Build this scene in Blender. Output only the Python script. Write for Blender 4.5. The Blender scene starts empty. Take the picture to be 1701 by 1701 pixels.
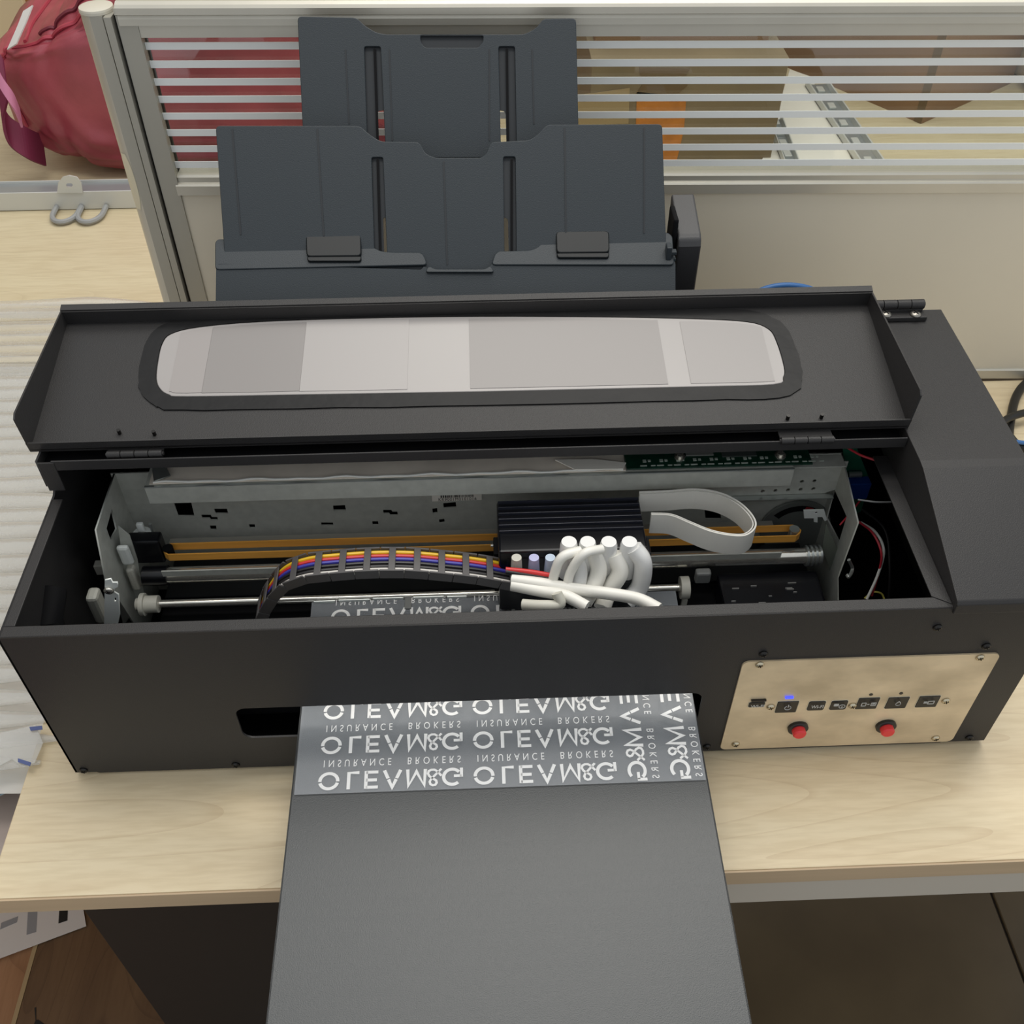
import bpy, bmesh, math, random
from mathutils import Vector, Matrix
random.seed(7)
D = bpy.data; S = bpy.context.scene; COL = S.collection
# ------------------------------------------------------------------ camera
CAM = Vector((0.36168, -0.47559, 0.79889)); F = 1701.0; CC = 850.5
pitch, psi, roll = math.radians(45.6), math.radians(2.2), math.radians(-0.1)
FW = Vector((math.sin(psi)*math.cos(pitch), math.cos(psi)*math.cos(pitch), -math.sin(pitch)))
RT = Vector((math.cos(psi), -math.sin(psi), 0)); UP = RT.cross(FW)
RT, UP = RT*math.cos(roll)+UP*math.sin(roll), UP*math.cos(roll)-RT*math.sin(roll)
cd = D.cameras.new('camera'); cam = D.objects.new('camera', cd); COL.objects.link(cam)
cd.sensor_fit = 'HORIZONTAL'; cd.sensor_width = 36; cd.lens = 36; cd.clip_start = .01; cd.clip_end = 50
cam.matrix_world = Matrix(((RT.x, UP.x, -FW.x, CAM.x), (RT.y, UP.y, -FW.y, CAM.y), (RT.z, UP.z, -FW.z, CAM.z), (0, 0, 0, 1)))
S.camera = cam
# ------------------------------------------------------------------ light
S.view_settings.view_transform = 'Standard'; S.view_settings.look = 'None'
S.view_settings.gamma = 1; S.view_settings.use_curve_mapping = False
S.view_settings.exposure = 0.0
w = D.worlds.new('world'); S.world = w; w.use_nodes = True
w.node_tree.nodes['Background'].inputs[0].default_value = (.92, .96, 1, 1)
w.node_tree.nodes['Background'].inputs[1].default_value = .70
def area(name, loc, target, sx, sy, power, col):
    l = D.lights.new(name, 'AREA'); l.shape = 'RECTANGLE'; l.size = sx; l.size_y = sy; l.energy = power; l.color = col
    o = D.objects.new(name, l); COL.objects.link(o); o.location = loc
    o.rotation_euler = (Vector(target)-Vector(loc)).to_track_quat('-Z', 'Y').to_euler()
area('ceiling_light', (.9, 1.2, 2.2), (.5, .3, 0), 2.0, .7, 24, (1, .95, .86))
area('ceiling_light_front', (.3, .30, 2.2), (.3, .1, 0), 1.6, .5, 16, (1, .96, .9))

# ------------------------------------------------------------------ helpers
def ray(px, py): return FW + RT*((px-CC)/F) - UP*((py-CC)/F)
def on(px, py, ax, val):
    d = ray(px, py); return CAM + d*((val-CAM[ax])/d[ax])
def onp(px, py, O, ev):       # plane holding the X axis and ev, through O
    n = Vector((1, 0, 0)).cross(Vector(ev)); d = ray(px, py)
    return CAM + d*(n.dot(Vector(O)-CAM)/n.dot(d))
def lin(c): return tuple(((v/255)/12.92 if v/255 <= .04045 else ((v/255+.055)/1.055)**2.4) for v in c)
MATS = {}
def mat(name, rgb, rough=.5, metal=0, var=0, vscale=40, stretch=(1, 1, 1), bump=0, bscale=400, spec=.5, alpha=1, emit=0, rgb2=None, trans=0, coat=0, detail=4):
    if name in MATS: return MATS[name]
    m = D.materials.new(name); MATS[name] = m; m.use_nodes = True
    nt = m.node_tree; b = nt.nodes['Principled BSDF']; N = nt.nodes.new; L = nt.links.new
    c = lin(rgb)+(1,)
    b.inputs['Base Color'].default_value = c; b.inputs['Roughness'].default_value = rough
    b.inputs['Metallic'].default_value = metal; b.inputs['Specular IOR Level'].default_value = spec
    b.inputs['Alpha'].default_value = alpha; b.inputs['Transmission Weight'].default_value = trans
    b.inputs['Coat Weight'].default_value = coat
    if emit: b.inputs['Emission Color'].default_value = c; b.inputs['Emission Strength'].default_value = emit
    tc = N('ShaderNodeTexCoord')
    if var or rgb2:
        mp = N('ShaderNodeMapping'); mp.inputs['Scale'].default_value = stretch; L(tc.outputs['Object'], mp.inputs[0])
        n = N('ShaderNodeTexNoise'); n.inputs['Scale'].default_value = vscale; n.inputs['Detail'].default_value = detail
        L(mp.outputs[0], n.inputs[0])
        r = N('ShaderNodeValToRGB'); r.color_ramp.elements[0].position = .3; r.color_ramp.elements[1].position = .7
        c2 = lin(rgb2) if rgb2 else None
        r.color_ramp.elements[0].color = tuple(v*(1-var) for v in (c2 or c[:3]))+(1,)
        r.color_ramp.elements[1].color = tuple(min(1, v*(1+var)) for v in c[:3])+(1,)
        L(n.outputs[0], r.inputs[0]); L(r.outputs[0], b.inputs['Base Color'])
    if bump:
        n = N('ShaderNodeTexNoise'); n.inputs['Scale'].default_value = bscale; n.inputs['Detail'].default_value = 3
        L(tc.outputs['Object'], n.inputs[0])
        bp = N('ShaderNodeBump'); bp.inputs['Strength'].default_value = bump; bp.inputs['Distance'].default_value = .002
        L(n.outputs[0], bp.inputs['Height']); L(bp.outputs[0], b.inputs['Normal'])
    return m
def wood_mat(name, rgb, rgb2, line, axis='X', rough=.4, ls=9):
    m = mat(name, rgb, rough); nt = m.node_tree; N = nt.nodes.new; L = nt.links.new; b = nt.nodes['Principled BSDF']
    tc = N('ShaderNodeTexCoord'); st = (1, 9, 9) if axis == 'X' else (9, 1, 9)
    mp = N('ShaderNodeMapping'); mp.inputs['Scale'].default_value = st; L(tc.outputs['Object'], mp.inputs[0])
    n1 = N('ShaderNodeTexNoise'); n1.inputs['Scale'].default_value = 2.2; n1.inputs['Detail'].default_value = 5; L(mp.outputs[0], n1.inputs[0])
    n2 = N('ShaderNodeTexNoise'); n2.inputs['Scale'].default_value = 28; n2.inputs['Detail'].default_value = 4; L(mp.outputs[0], n2.inputs[0])
    mp2 = N('ShaderNodeMapping'); mp2.inputs['Scale'].default_value = (1.2, ls, ls) if axis == 'X' else (ls, 1.2, ls); L(tc.outputs['Object'], mp2.inputs[0])
    n3 = N('ShaderNodeTexNoise'); n3.inputs['Scale'].default_value = 1.3; n3.inputs['Detail'].default_value = 0; L(mp2.outputs[0], n3.inputs[0])
    fr = N('ShaderNodeMath'); fr.operation = 'MULTIPLY'; fr.inputs[1].default_value = 14; L(n3.outputs[0], fr.inputs[0])
    fr2 = N('ShaderNodeMath'); fr2.operation = 'FRACT'; L(fr.outputs[0], fr2.inputs[0])
    rl = N('ShaderNodeValToRGB'); e = rl.color_ramp.elements; e[0].position = 0; e[0].color = (1, 1, 1, 1); e[1].position = .12; e[1].color = (0, 0, 0, 1); L(fr2.outputs[0], rl.inputs[0])
    r = N('ShaderNodeValToRGB'); r.color_ramp.elements[0].position = .3; r.color_ramp.elements[1].position = .7
    r.color_ramp.elements[0].color = lin(rgb2)+(1,); r.color_ramp.elements[1].color = lin(rgb)+(1,); L(n1.outputs[0], r.inputs[0])
    mx = N('ShaderNodeMix'); mx.data_type = 'RGBA'; L(r.outputs[0], mx.inputs['A']); mx.inputs['B'].default_value = lin(line)+(1,)
    mm = N('ShaderNodeMath'); mm.operation = 'MULTIPLY'; mm.inputs[1].default_value = .35; L(rl.outputs[0], mm.inputs[0]); L(mm.outputs[0], mx.inputs['Factor'])
    mx2 = N('ShaderNodeMix'); mx2.data_type = 'RGBA'; mx2.blend_type = 'MULTIPLY'; L(mx.outputs['Result'], mx2.inputs['A'])
    r2 = N('ShaderNodeValToRGB'); r2.color_ramp.elements[0].position = .35; r2.color_ramp.elements[0].color = (.86, .83, .78, 1); r2.color_ramp.elements[1].position = .6; r2.color_ramp.elements[1].color = (1, 1, 1, 1)
    L(n2.outputs[0], r2.inputs[0]); L(r2.outputs[0], mx2.inputs['B']); mx2.inputs['Factor'].default_value = .6
    L(mx2.outputs['Result'], b.inputs['Base Color'])
    return m
def speckle(m, amount=.25, scale=1500):      # fine powder-coat grain
    nt = m.node_tree; b = nt.nodes['Principled BSDF']; N = nt.nodes.new; L = nt.links.new
    tc = N('ShaderNodeTexCoord'); n = N('ShaderNodeTexNoise'); n.inputs['Scale'].default_value = scale; n.inputs['Detail'].default_value = 1
    L(tc.outputs['Object'], n.inputs[0])
    bp = N('ShaderNodeBump'); bp.inputs['Strength'].default_value = amount; bp.inputs['Distance'].default_value = .0006
    L(n.outputs[0], bp.inputs['Height']); L(bp.outputs[0], b.inputs['Normal'])
    return m

def org(p):
    v = Vector((0, 0, 0))
    while p is not None: v += p.location; p = p.parent
    return v
def tag(o, label=None, cat=None, group=None, kind=None):
    if label: o['label'] = label
    if cat: o['category'] = cat
    if group: o['group'] = group
    if kind: o['kind'] = kind
    return o
def empty(name, loc, label, cat, group=None):
    o = D.objects.new(name, None); COL.objects.link(o); o.location = loc; o.empty_display_size = .02
    return tag(o, label, cat, group)
def link(name, me, m, parent=None, label=None, smooth=False):
    o = D.objects.new(name, me); COL.objects.link(o)
    if m and not me.materials: me.materials.append(m)
    if parent is not None:
        me.transform(Matrix.Translation(-org(parent))); o.parent = parent
    if label: o['label'] = label
    if smooth:
        for p in me.polygons: p.use_smooth = True
    return o
def rebase(o):       # put the origin of a top-level mesh at its base
    me = o.data; xs = [v.co for v in me.vertices]
    c = Vector(((min(v.x for v in xs)+max(v.x for v in xs))/2, (min(v.y for v in xs)+max(v.y for v in xs))/2, min(v.z for v in xs)))
    me.transform(Matrix.Translation(-c)); o.location = c; return o
class MB:
    def __init__(s): s.b = bmesh.new()
    def box(s, x0, x1, y0, y1, z0, z1, bev=0, M=None):
        m = Matrix.Translation(((x0+x1)/2, (y0+y1)/2, (z0+z1)/2)) @ Matrix.Diagonal((abs(x1-x0), abs(y1-y0), abs(z1-z0), 1))
        r = bmesh.ops.create_cube(s.b, size=1, matrix=m); vs = r['verts']
        if bev:
            es = list({e for v in vs for e in v.link_edges})
            rr = bmesh.ops.bevel(s.b, geom=es, offset=bev, segments=2, affect='EDGES', profile=.5)
            vs = list({v for f in rr['faces'] for v in f.verts} | {v for v in vs if v.is_valid})
        if M: bmesh.ops.transform(s.b, matrix=M, verts=[v for v in vs if v.is_valid])
        return s
    def quad(s, *pts):
        s.b.faces.new([s.b.verts.new(p) for p in pts]); return s
    def prism(s, pts, d):          # polygon pts (3D) swept by vector d
        d = Vector(d); a = [s.b.verts.new(p) for p in pts]; c = [s.b.verts.new(Vector(p)+d) for p in pts]
        n = len(pts); s.b.faces.new(a); s.b.faces.new(c[::-1])
        for i in range(n): s.b.faces.new((a[i], c[i], c[(i+1) % n], a[(i+1) % n]))
        return s
    def tube(s, pts, r, seg=8, cap=True, sy=1.0):
        pts = [Vector(p) for p in pts]; rs = r if isinstance(r, (list, tuple)) else [r]*len(pts); rings = []; nrm = None
        for i, p in enumerate(pts):
            t = (pts[min(i+1, len(pts)-1)]-pts[max(i-1, 0)]).normalized()
            if nrm is None: nrm = t.orthogonal().normalized() if abs(t.z) > .9 else Vector((0, 0, 1)).cross(t).normalized()
            nrm = (nrm-t*nrm.dot(t)).normalized(); bn = t.cross(nrm)
            rings.append([s.b.verts.new(p+(nrm*math.cos(a)+bn*math.sin(a)*sy)*rs[i]) for a in [2*math.pi*k/seg for k in range(seg)]])
        for A, B in zip(rings, rings[1:]):
            for k in range(seg): s.b.faces.new((A[k], A[(k+1) % seg], B[(k+1) % seg], B[k]))
        if cap: s.b.faces.new(rings[0][::-1]); s.b.faces.new(rings[-1])
        return s
    def cyl(s, a, b, r, seg=20, r2=None): return s.tube([a, b], [r, r2 if r2 is not None else r], seg)
    def ribbon(s, pts, w, side, th):     # flat strip: centre line, half width vector, thickness along normal
        pts = [Vector(p) for p in pts]; w = Vector(w); rings = []
        for i, p in enumerate(pts):
            t = (pts[min(i+1, len(pts)-1)]-pts[max(i-1, 0)]).normalized(); n = t.cross(w).normalized()*th/2
            rings.append([s.b.verts.new(q) for q in (p-w-n, p+w-n, p+w+n, p-w+n)])
        for A, B in zip(rings, rings[1:]):
            for k in range(4): s.b.faces.new((A[k], A[(k+1) % 4], B[(k+1) % 4], B[k]))
        s.b.faces.new(rings[0][::-1]); s.b.faces.new(rings[-1]); return s
    def build(s, name, m, parent=None, label=None, smooth=False):
        bmesh.ops.recalc_face_normals(s.b, faces=s.b.faces[:])
        me = D.meshes.new(name); s.b.to_mesh(me); s.b.free()
        o = link(name, me, m, parent, label)
        if smooth:
            for p in me.polygons: p.use_smooth = True
            try: me.set_sharp_from_angle(angle=math.radians(38))
            except Exception: pass
        return o
def curve_mesh(polys, th, bev=0):
    cu = D.curves.new('c', 'CURVE'); cu.dimensions = '2D'; cu.fill_mode = 'BOTH'
    for pts in polys:
        sp = cu.splines.new('POLY'); sp.points.add(len(pts)-1)
        for i, p in enumerate(pts): sp.points[i].co = (p[0], p[1], 0, 1)
        sp.use_cyclic_u = True
    cu.extrude = max(th/2-bev, 0); cu.bevel_depth = bev; cu.bevel_resolution = 1; cu.offset = -bev
    o = D.objects.new('c', cu); COL.objects.link(o)
    me = D.meshes.new_from_object(o); D.objects.remove(o); D.curves.remove(cu); return me
def plate(name, polys, th, M, m, parent=None, bev=0, label=None):   # polygons in local xy, +z = outward face at z=0
    me = curve_mesh(polys, th, bev); me.materials.clear()
    me.transform(M @ Matrix.Translation((0, 0, -th/2)))
    return link(name, me, m, parent, label)
def frame(O, ex, ey):
    ex = Vector(ex).normalized(); ey = Vector(ey).normalized(); ez = ex.cross(ey)
    return Matrix(((ex.x, ey.x, ez.x, O[0]), (ex.y, ey.y, ez.y, O[1]), (ex.z, ey.z, ez.z, O[2]), (0, 0, 0, 1)))
def rrect(x0, x1, y0, y1, r, n=5):
    o = []
    for cx, cy, a in ((x1-r, y1-r, 0), (x0+r, y1-r, 90), (x0+r, y0+r, 180), (x1-r, y0+r, 270)):
        for k in range(n+1): t = math.radians(a+90*k/n); o.append((cx+r*math.cos(t), cy+r*math.sin(t)))
    return o
def circ(x, y, r, n=16): return [(x+r*math.cos(2*math.pi*k/n), y+r*math.sin(2*math.pi*k/n)) for k in range(n)]
def smoothpath(pts, n=6):       # catmull-rom
    P = [Vector(p) for p in pts]; P = [P[0]*2-P[1]]+P+[P[-1]*2-P[-2]]; o = []
    for i in range(1, len(P)-2):
        for k in range(n):
            t = k/n; a, b, c, d = P[i-1:i+3]
            o.append(.5*((2*b)+(c-a)*t+(2*a-5*b+4*c-d)*t*t+(3*b-a-3*c+d)*t**3))
    return o+[P[-2]]
def fillet(pts, r=.003, n=3):
    o = []; N = len(pts)
    for i in range(N):
        a, b, c = Vector(pts[i-1]), Vector(pts[i]), Vector(pts[(i+1) % N])
        u = (a-b); v = (c-b); k = min(r, u.length*.45, v.length*.45); p = b+u.normalized()*k; q = b+v.normalized()*k
        for j in range(n+1):
            t = j/n; w_ = p.lerp(b, t).lerp(b.lerp(q, t), t); o.append((w_.x, w_.y))
    return o
def inst(name, me, loc, parent, rot=(0, 0, 0), label=None):
    o = D.objects.new(name, me); COL.objects.link(o); o.parent = parent; o.location = Vector(loc)-org(parent); o.rotation_euler = rot
    if label: o['label'] = label
    return o
def text_mesh(s, size, sp=1.0, th=.0001, align='LEFT'):
    cu = D.curves.new('t', 'FONT'); cu.body = s; cu.size = size; cu.space_character = sp; cu.extrude = th; cu.align_x = align
    o = D.objects.new('t', cu); COL.objects.link(o); me = D.meshes.new_from_object(o); D.objects.remove(o); D.curves.remove(cu); me.materials.clear()
    return me
def mesh_copy_join(name, items, m, parent, label=None, kind=None):    # items: (mesh, matrix)
    b = bmesh.new()
    for me, M in items:
        t = me.copy(); t.transform(M); b.from_mesh(t); D.meshes.remove(t)
    me = D.meshes.new(name); b.to_mesh(me); b.free(); o = link(name, me, m, parent, label)
    if kind: o['kind'] = kind
    return o

def fit(me, x0, x1, y0, y1, Mx):   # place mesh bbox into rect (Mx maps plane uv to world)
    xs = [v.co.x for v in me.vertices]; ys = [v.co.y for v in me.vertices]; a, b, c, d = min(xs), max(xs), min(ys), max(ys)
    sx = (x1-x0)/(b-a); sy = (y1-y0)/(d-c)
    return (me, Mx @ Matrix(((sx, 0, 0, x0-a*sx), (0, sy, 0, y0-c*sy), (0, 0, 1, 0), (0, 0, 0, 1))))

# ------------------------------------------------------------------ materials
black = speckle(mat('black_powder_coat', (46, 45, 45), .45, spec=.36), .35)
blackin = mat('black_inside', (14, 14, 16), .75, spec=.15)
darkplastic = speckle(mat('dark_plastic', (40, 47, 52), .5, spec=.45), .25, 1200)
ridge = mat('dark_ridge', (32, 36, 40), .5)
blackgloss = mat('black_gloss_plastic', (12, 13, 18), .3)
steel = mat('galvanised_steel', (186, 188, 180), .42, .12, var=.08, vscale=120)
steelb = mat('bright_steel', (190, 195, 192), .28, .8)
chrome = mat('chrome', (225, 222, 212), .2, .85)
alum = mat('aluminium', (196, 192, 180), .38, .45, var=.03, vscale=20, stretch=(1, 1, 1))
alumd = mat('dark_aluminium', (140, 138, 130), .45, .4)
panelm = mat('beige_panel', (214, 207, 190), .6, var=.03, vscale=5)
tapeb = mat('amber_belt', (236, 168, 70), .45, var=.1, vscale=200, stretch=(.05, 1, 1))
whitep = mat('white_plastic', (226, 226, 220), .4)
creamp = mat('cream_plastic', (200, 198, 186), .5)
whitetube = mat('white_tube', (236, 234, 226), .35)
screwm = mat('screw_black', (30, 28, 26), .35, .3)
screws = mat('screw_silver', (205, 195, 170), .25, .9)
pcb = mat('circuit_board_green', (14, 52, 38), .4, var=.3, vscale=150)
solder = mat('solder_pad', (190, 200, 190), .4, .3)
desk_m = wood_mat('maple_laminate', (232, 216, 182), (226, 207, 172), (198, 172, 134), 'X', .42)
deskedge = mat('desk_edge_band', (196, 172, 140), .5, var=.05, vscale=30, stretch=(.2, 1, 4))
card = mat('brown_cardboard', (134, 119, 94), .8, var=.08, vscale=14, stretch=(1, 1, .4))
card2 = mat('tan_cardboard', (176, 138, 100), .8, var=.06, vscale=10)
cardd = mat('cardboard_tape_dark', (112, 92, 66), .45)
orange = mat('orange_tape', (196, 122, 44), .3, var=.15, vscale=60, coat=.3)
white = mat('white_card', (232, 228, 218), .6)
greym = mat('folded_grey_metal', (165, 170, 172), .35, .5)
redc = mat('red_cloth', (164, 70, 82), .42, var=.08, vscale=12, bump=.15, bscale=900, rgb2=(142, 54, 66), spec=.7)
redd = mat('dark_red_cloth', (112, 40, 54), .6, var=.1, vscale=30)

# ------------------------------------------------------------------ setting
FZ = -.80
fl = MB().box(-2.6, 3.4, -2.2, 3, FZ-.05, FZ-.004).build('floor', mat('floor_grout', (38, 28, 18), .8)); tag(fl, kind='structure')
tile = mat('taupe_floor_tile', (98, 84, 62), .35, var=.08, vscale=6, rgb2=(90, 76, 56))
tmb = D.meshes.new('tile'); bb = bmesh.new(); bmesh.ops.create_cube(bb, size=1, matrix=Matrix.Translation((0, 0, -.003)) @ Matrix.Diagonal((.596, .596, .006, 1)))
bmesh.ops.bevel(bb, geom=bb.edges[:], offset=.0015, segments=1, affect='EDGES'); bb.to_mesh(tmb); bb.free(); tmb.materials.append(tile)
for i in range(-5, 5):
    for j in range(-3, 5):
        inst('tile', tmb, (.855+i*.6, .2+(j-.18)*.6, FZ), fl)
wb = MB().box(-2.6, 3.4, 2.92, 3.0, FZ, 2.4).build('wall_back', mat('wall_paint', (196, 176, 150), .8, var=.03, vscale=3)); tag(wb, kind='structure')
wl_ = MB().box(-2.6, -2.52, -2.2, 2.91, FZ, 2.4).build('wall_left', MATS['wall_paint']); tag(wl_, kind='structure')

# ------------------------------------------------------------------ desk with the printer
dk = empty('desk', (.6, .2, FZ), 'pale maple laminate desk that carries the black printer', 'desk')
def worktop(x0, x1, y0, y1, z0, z1, par, nm='worktop'):
    MB().box(x0, x1, y0, y1, z0, z1, .0012).build(nm, desk_m, par)
worktop(-.045, 1.55, -.1085, .511, -.022, 0, dk)
MB().box(-.045, 1.55, -.1105, -.1087, -.0225, -.0006, .0004).build('edge_band', deskedge, dk, 'pinkish beige edge strip')
MB().box(.40, 1.5, -.1085, -.07, -.064, -.023, .001).build('front_rail', mat('grey_beam', (196, 188, 174), .45), dk, 'light grey metal beam under the edge')
for x in (1.45,):
    for y in (-.06, .46): MB().box(x, x+.045, y-.02, y+.02, FZ, -.0225, .002).build('leg', MATS['grey_beam'], dk)
for y in (.0, .46): MB().box(-.030, .0, y+.02, y+.04, FZ, -.0225, .002).build('leg', MATS['grey_beam'], dk)
cb = empty('drawer_cabinet', (.18, .2, FZ), 'dark brown-black drawer cabinet standing under the maple desk', 'cabinet')
dkc = mat('dark_cabinet', (38, 31, 25), .6, var=.06, vscale=60)
MB().box(-.044, .40, -.018, .42, FZ+.01, -.026, .001).build('body', dkc, cb)
for z0, z1 in ((-.6, -.03), (FZ+.02, -.605)): MB().box(-.044, .40, -.034, -.0185, z0, z1, .001).build('drawer_front', dkc, cb)
# boards and paper on the floor
bd = MB().box(-.338, -.05, -.75, .262, FZ, FZ+.022, .001).build('plywood_board', wood_mat('shadowed_plywood', (118, 90, 62), (96, 70, 46), (70, 48, 30), 'Y', .5, 5))  # the desk's shadow is put into this darker wood colour
tag(rebase(bd), 'shadow-toned brown plywood board on the floor beneath the desk', 'board')
bmat = mat('pale_board_edge', (176, 150, 110), .6)
e_ = MB().box(-.345, -.3385, -.75, .262, FZ+.001, FZ+.022).build('edge_band', bmat, bd); 
e_.data.transform(Matrix.Translation(-Vector(bd.location))); e_.data.transform(Matrix.Translation(org(bd)))
b2 = MB().box(-1.1, -.3455, -.75, .262, FZ, FZ+.018, .001).build('wooden_floorboard', wood_mat('lit_brown_wood', (178, 134, 98), (156, 112, 76), (120, 80, 52), 'Y', .5, 5))  # lit part of the flooring, its brightness put into the colour
tag(rebase(b2), 'reddish-brown wooden board in its lit tone at the bottom left corner', 'board')
zp = FZ+.026
pp = [on(*q, 2, zp) for q in ((-60, 1614), (143, 1538), (137, 1502), (134, 1488), (-120, 1500))]
pa = MB().prism([(p.x, p.y, zp) for p in pp], (0, 0, -.0012)).build('paper_sheet', mat('white_paper', (222, 216, 210), .7)); tag(rebase(pa), 'white printed sheet with grey and black bars lying on the boards', 'paper')
def bar(pts, m):
    q = [on(*p, 2, zp+.0004) for p in pts]; MB().prism([(v.x, v.y, zp+.0004) for v in q], (0, 0, -.0003)).build('printed_bar', m, pa)
g_ = mat('printed_grey', (150, 150, 152), .6); k_ = mat('printed_black', (22, 22, 20), .6)
bar([(0, 1544), (28, 1532), (30, 1522), (2, 1533)], g_); bar([(44, 1553), (60, 1548), (63, 1500), (47, 1503)], g_); bar([(97, 1534), (112, 1529), (113, 1500), (99, 1502)], k_)
# small black arrow print on the plywood
q = [on(*p, 2, FZ+.0226) for p in ((57, 1674), (60, 1673), (60, 1694), (64, 1694), (75, 1702), (56, 1702), (59, 1695))]
MB().prism([(v.x, v.y, FZ+.0226) for v in q], (0, 0, -.0004)).build('printed_arrow', k_, bd)

# ------------------------------------------------------------------ partition screen
K = -.035; ang = math.atan(K)
def PF(x, dy=0, z=0):    # point on the partition's front plane
    return Vector((x+dy*math.sin(-ang), .549+K*(x-.047)+dy*math.cos(ang), z))
pt = empty('partition_screen', PF(.6, .01, 0), 'grey aluminium office partition with a striped glass strip behind the printer', 'partition')
def pbar(name, x0, x1, prof, m, par=pt, label=None):   # profile (depth, z) extruded along the partition
    mb = MB(); a = [PF(x0, d, z) for d, z in prof]; mb.prism(a, PF(x1)-PF(x0)); return mb.build(name, m, par, label)
XR = 1.62
pbar('top_rail', .030, XR, [(-.004, .4285), (-.004, .4345), (-.0025, .4375), (-.006, .439), (-.006, .4450), (-.004, .4475), (.001, .4492), (.0095, .4488), (.013, .446), (.014, .4285)], alum)
pbar('top_bead', .046, XR, [(-.001, .4165), (-.001, .4280), (.005, .4283), (.005, .4165)], alum)
pbar('bottom_rail', .044, XR, [(-.003, .2535), (-.003, .2640), (-.0015, .2655), (.001, .2665), (.001, .272), (.003, .2740), (.022, .2740), (.022, .2535)], alum)
pbar('panel', .044, XR, [(0, .014), (0, .2530), (.02, .2530), (.02, .014)], panelm, label='cream coloured solid panel')
pbar('base_trim', .044, XR, [(-.003, 0.002), (-.003, .014), (-.001, .0155), (.02, .0155), (.02, 0.002)], alum)
gm = mat('screen_glass', (205, 214, 210), .02, alpha=1)
nt = gm.node_tree; nt.nodes.clear(); out = nt.nodes.new('ShaderNodeOutputMaterial'); tr = nt.nodes.new('ShaderNodeBsdfTransparent'); tr.inputs[0].default_value = (.90, .92, .90, 1)
gl = nt.nodes.new('ShaderNodeBsdfGlossy'); gl.inputs['Roughness'].default_value = .02; mx = nt.nodes.new('ShaderNodeMixShader'); mx.inputs[0].default_value = .06
nt.links.new(tr.outputs[0], mx.inputs[1]); nt.links.new(gl.outputs[0], mx.inputs[2]); nt.links.new(mx.outputs[0], out.inputs[0])
gp = pbar('glass_pane', .046, XR, [(.006, .272), (.006, .4183), (.010, .4183), (.010, .272)], gm, label='clear glass strip')
fro = mat('frosted_stripe', (240, 243, 242), .6, alpha=.93)
for k in range(8):
    zc = .4062-k*(.4062-.2842)/7; h = .0035
    pbar('frosted_stripe', .0465, XR, [(.0053, zc-h), (.0053, zc+h), (.0059, zc+h), (.0059, zc-h)], fro, gp)
# corner post
pc = PF(.0065, .012)
pst = MB().cyl((pc.x, pc.y, 0), (pc.x, pc.y, .437), .0155, 32).build('corner_post', alum, pt, smooth=True)
mb = MB()
for r, z0, z1 in ((.0162, .4372, .4395),): mb.cyl((pc.x, pc.y, z0), (pc.x, pc.y, z1), r, 32)
mb.tube([(pc.x, pc.y, z) for z in (.4395, .4412, .4422, .4426)], [.0162, .0158, .012, .004], 32)
mb.build('post_cap', mat('post_cap_plastic', (198, 194, 180), .3), pt, smooth=True)
mb = MB()
for (x0, x1, d) in ((.0035, .0155, -.0035), (.0175, .0245, -.0065), (.0275, .0465, -.002)):
    a = [PF(x0, d, 0), PF(x1, d, 0), PF(x1, .016, 0), PF(x0, .016, 0)]; mb.prism(a, (0, 0, .437))
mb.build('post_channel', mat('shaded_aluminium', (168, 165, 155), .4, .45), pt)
mb = MB(); mb.prism([PF(.004, .003, 0), PF(.0465, .003, 0), PF(.0465, .018, 0), PF(.004, .018, 0)], (0, 0, .436)); mb.build('channel_core', mat('dark_groove', (34, 33, 30), .6), pt)
a = [PF(.027, -.002, .4375), PF(.047, -.002, .4375), PF(.047, .02, .4375), PF(.027, .02, .4375)]; MB().prism(a, (0, 0, .006)).build('joint_cap', alum, pt)
# peeled sticker on the post
mb = MB(); G = []
z_hi, z_lo = on(200, 246, 1, pc.y)[2], on(225, 338, 1, pc.y)[2]
for j in range(9):
    t = j/8; half = 27*(1-.5*abs(2*t-1)**3); G.append([mb.b.verts.new((pc.x+.0158*math.cos(math.radians(-131+k*half/4)), pc.y+.0158*math.sin(math.radians(-131+k*half/4)), z_lo+(z_hi-z_lo)*t)) for k in range(-4, 5)])
for j in range(8):
    for k in range(8): mb.b.faces.new((G[j][k], G[j][k+1], G[j+1][k+1], G[j+1][k]))
mb.build('sticker', mat('worn_sticker', (214, 206, 180), .7), pt, 'worn paper sticker', smooth=True)

# ------------------------------------------------------------------ neighbour desk and what stands on it
nd = empty('desk', (.6, 1.3, FZ), 'cream desk on the far side of the partition under the cartons', 'desk')
far_m = wood_mat('cream_laminate', (210, 198, 166), (204, 190, 158), (188, 172, 140), 'X', .4)
MB().box(-.9, 1.9, .60, 2.25, -.024, 0, .001).build('worktop', far_m, nd)
for x in (-.85, 1.82):
    for y in (.66, 2.18): MB().box(x, x+.04, y, y+.04, FZ, -.0245, .002).build('leg', MATS['grey_beam'], nd)
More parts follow.
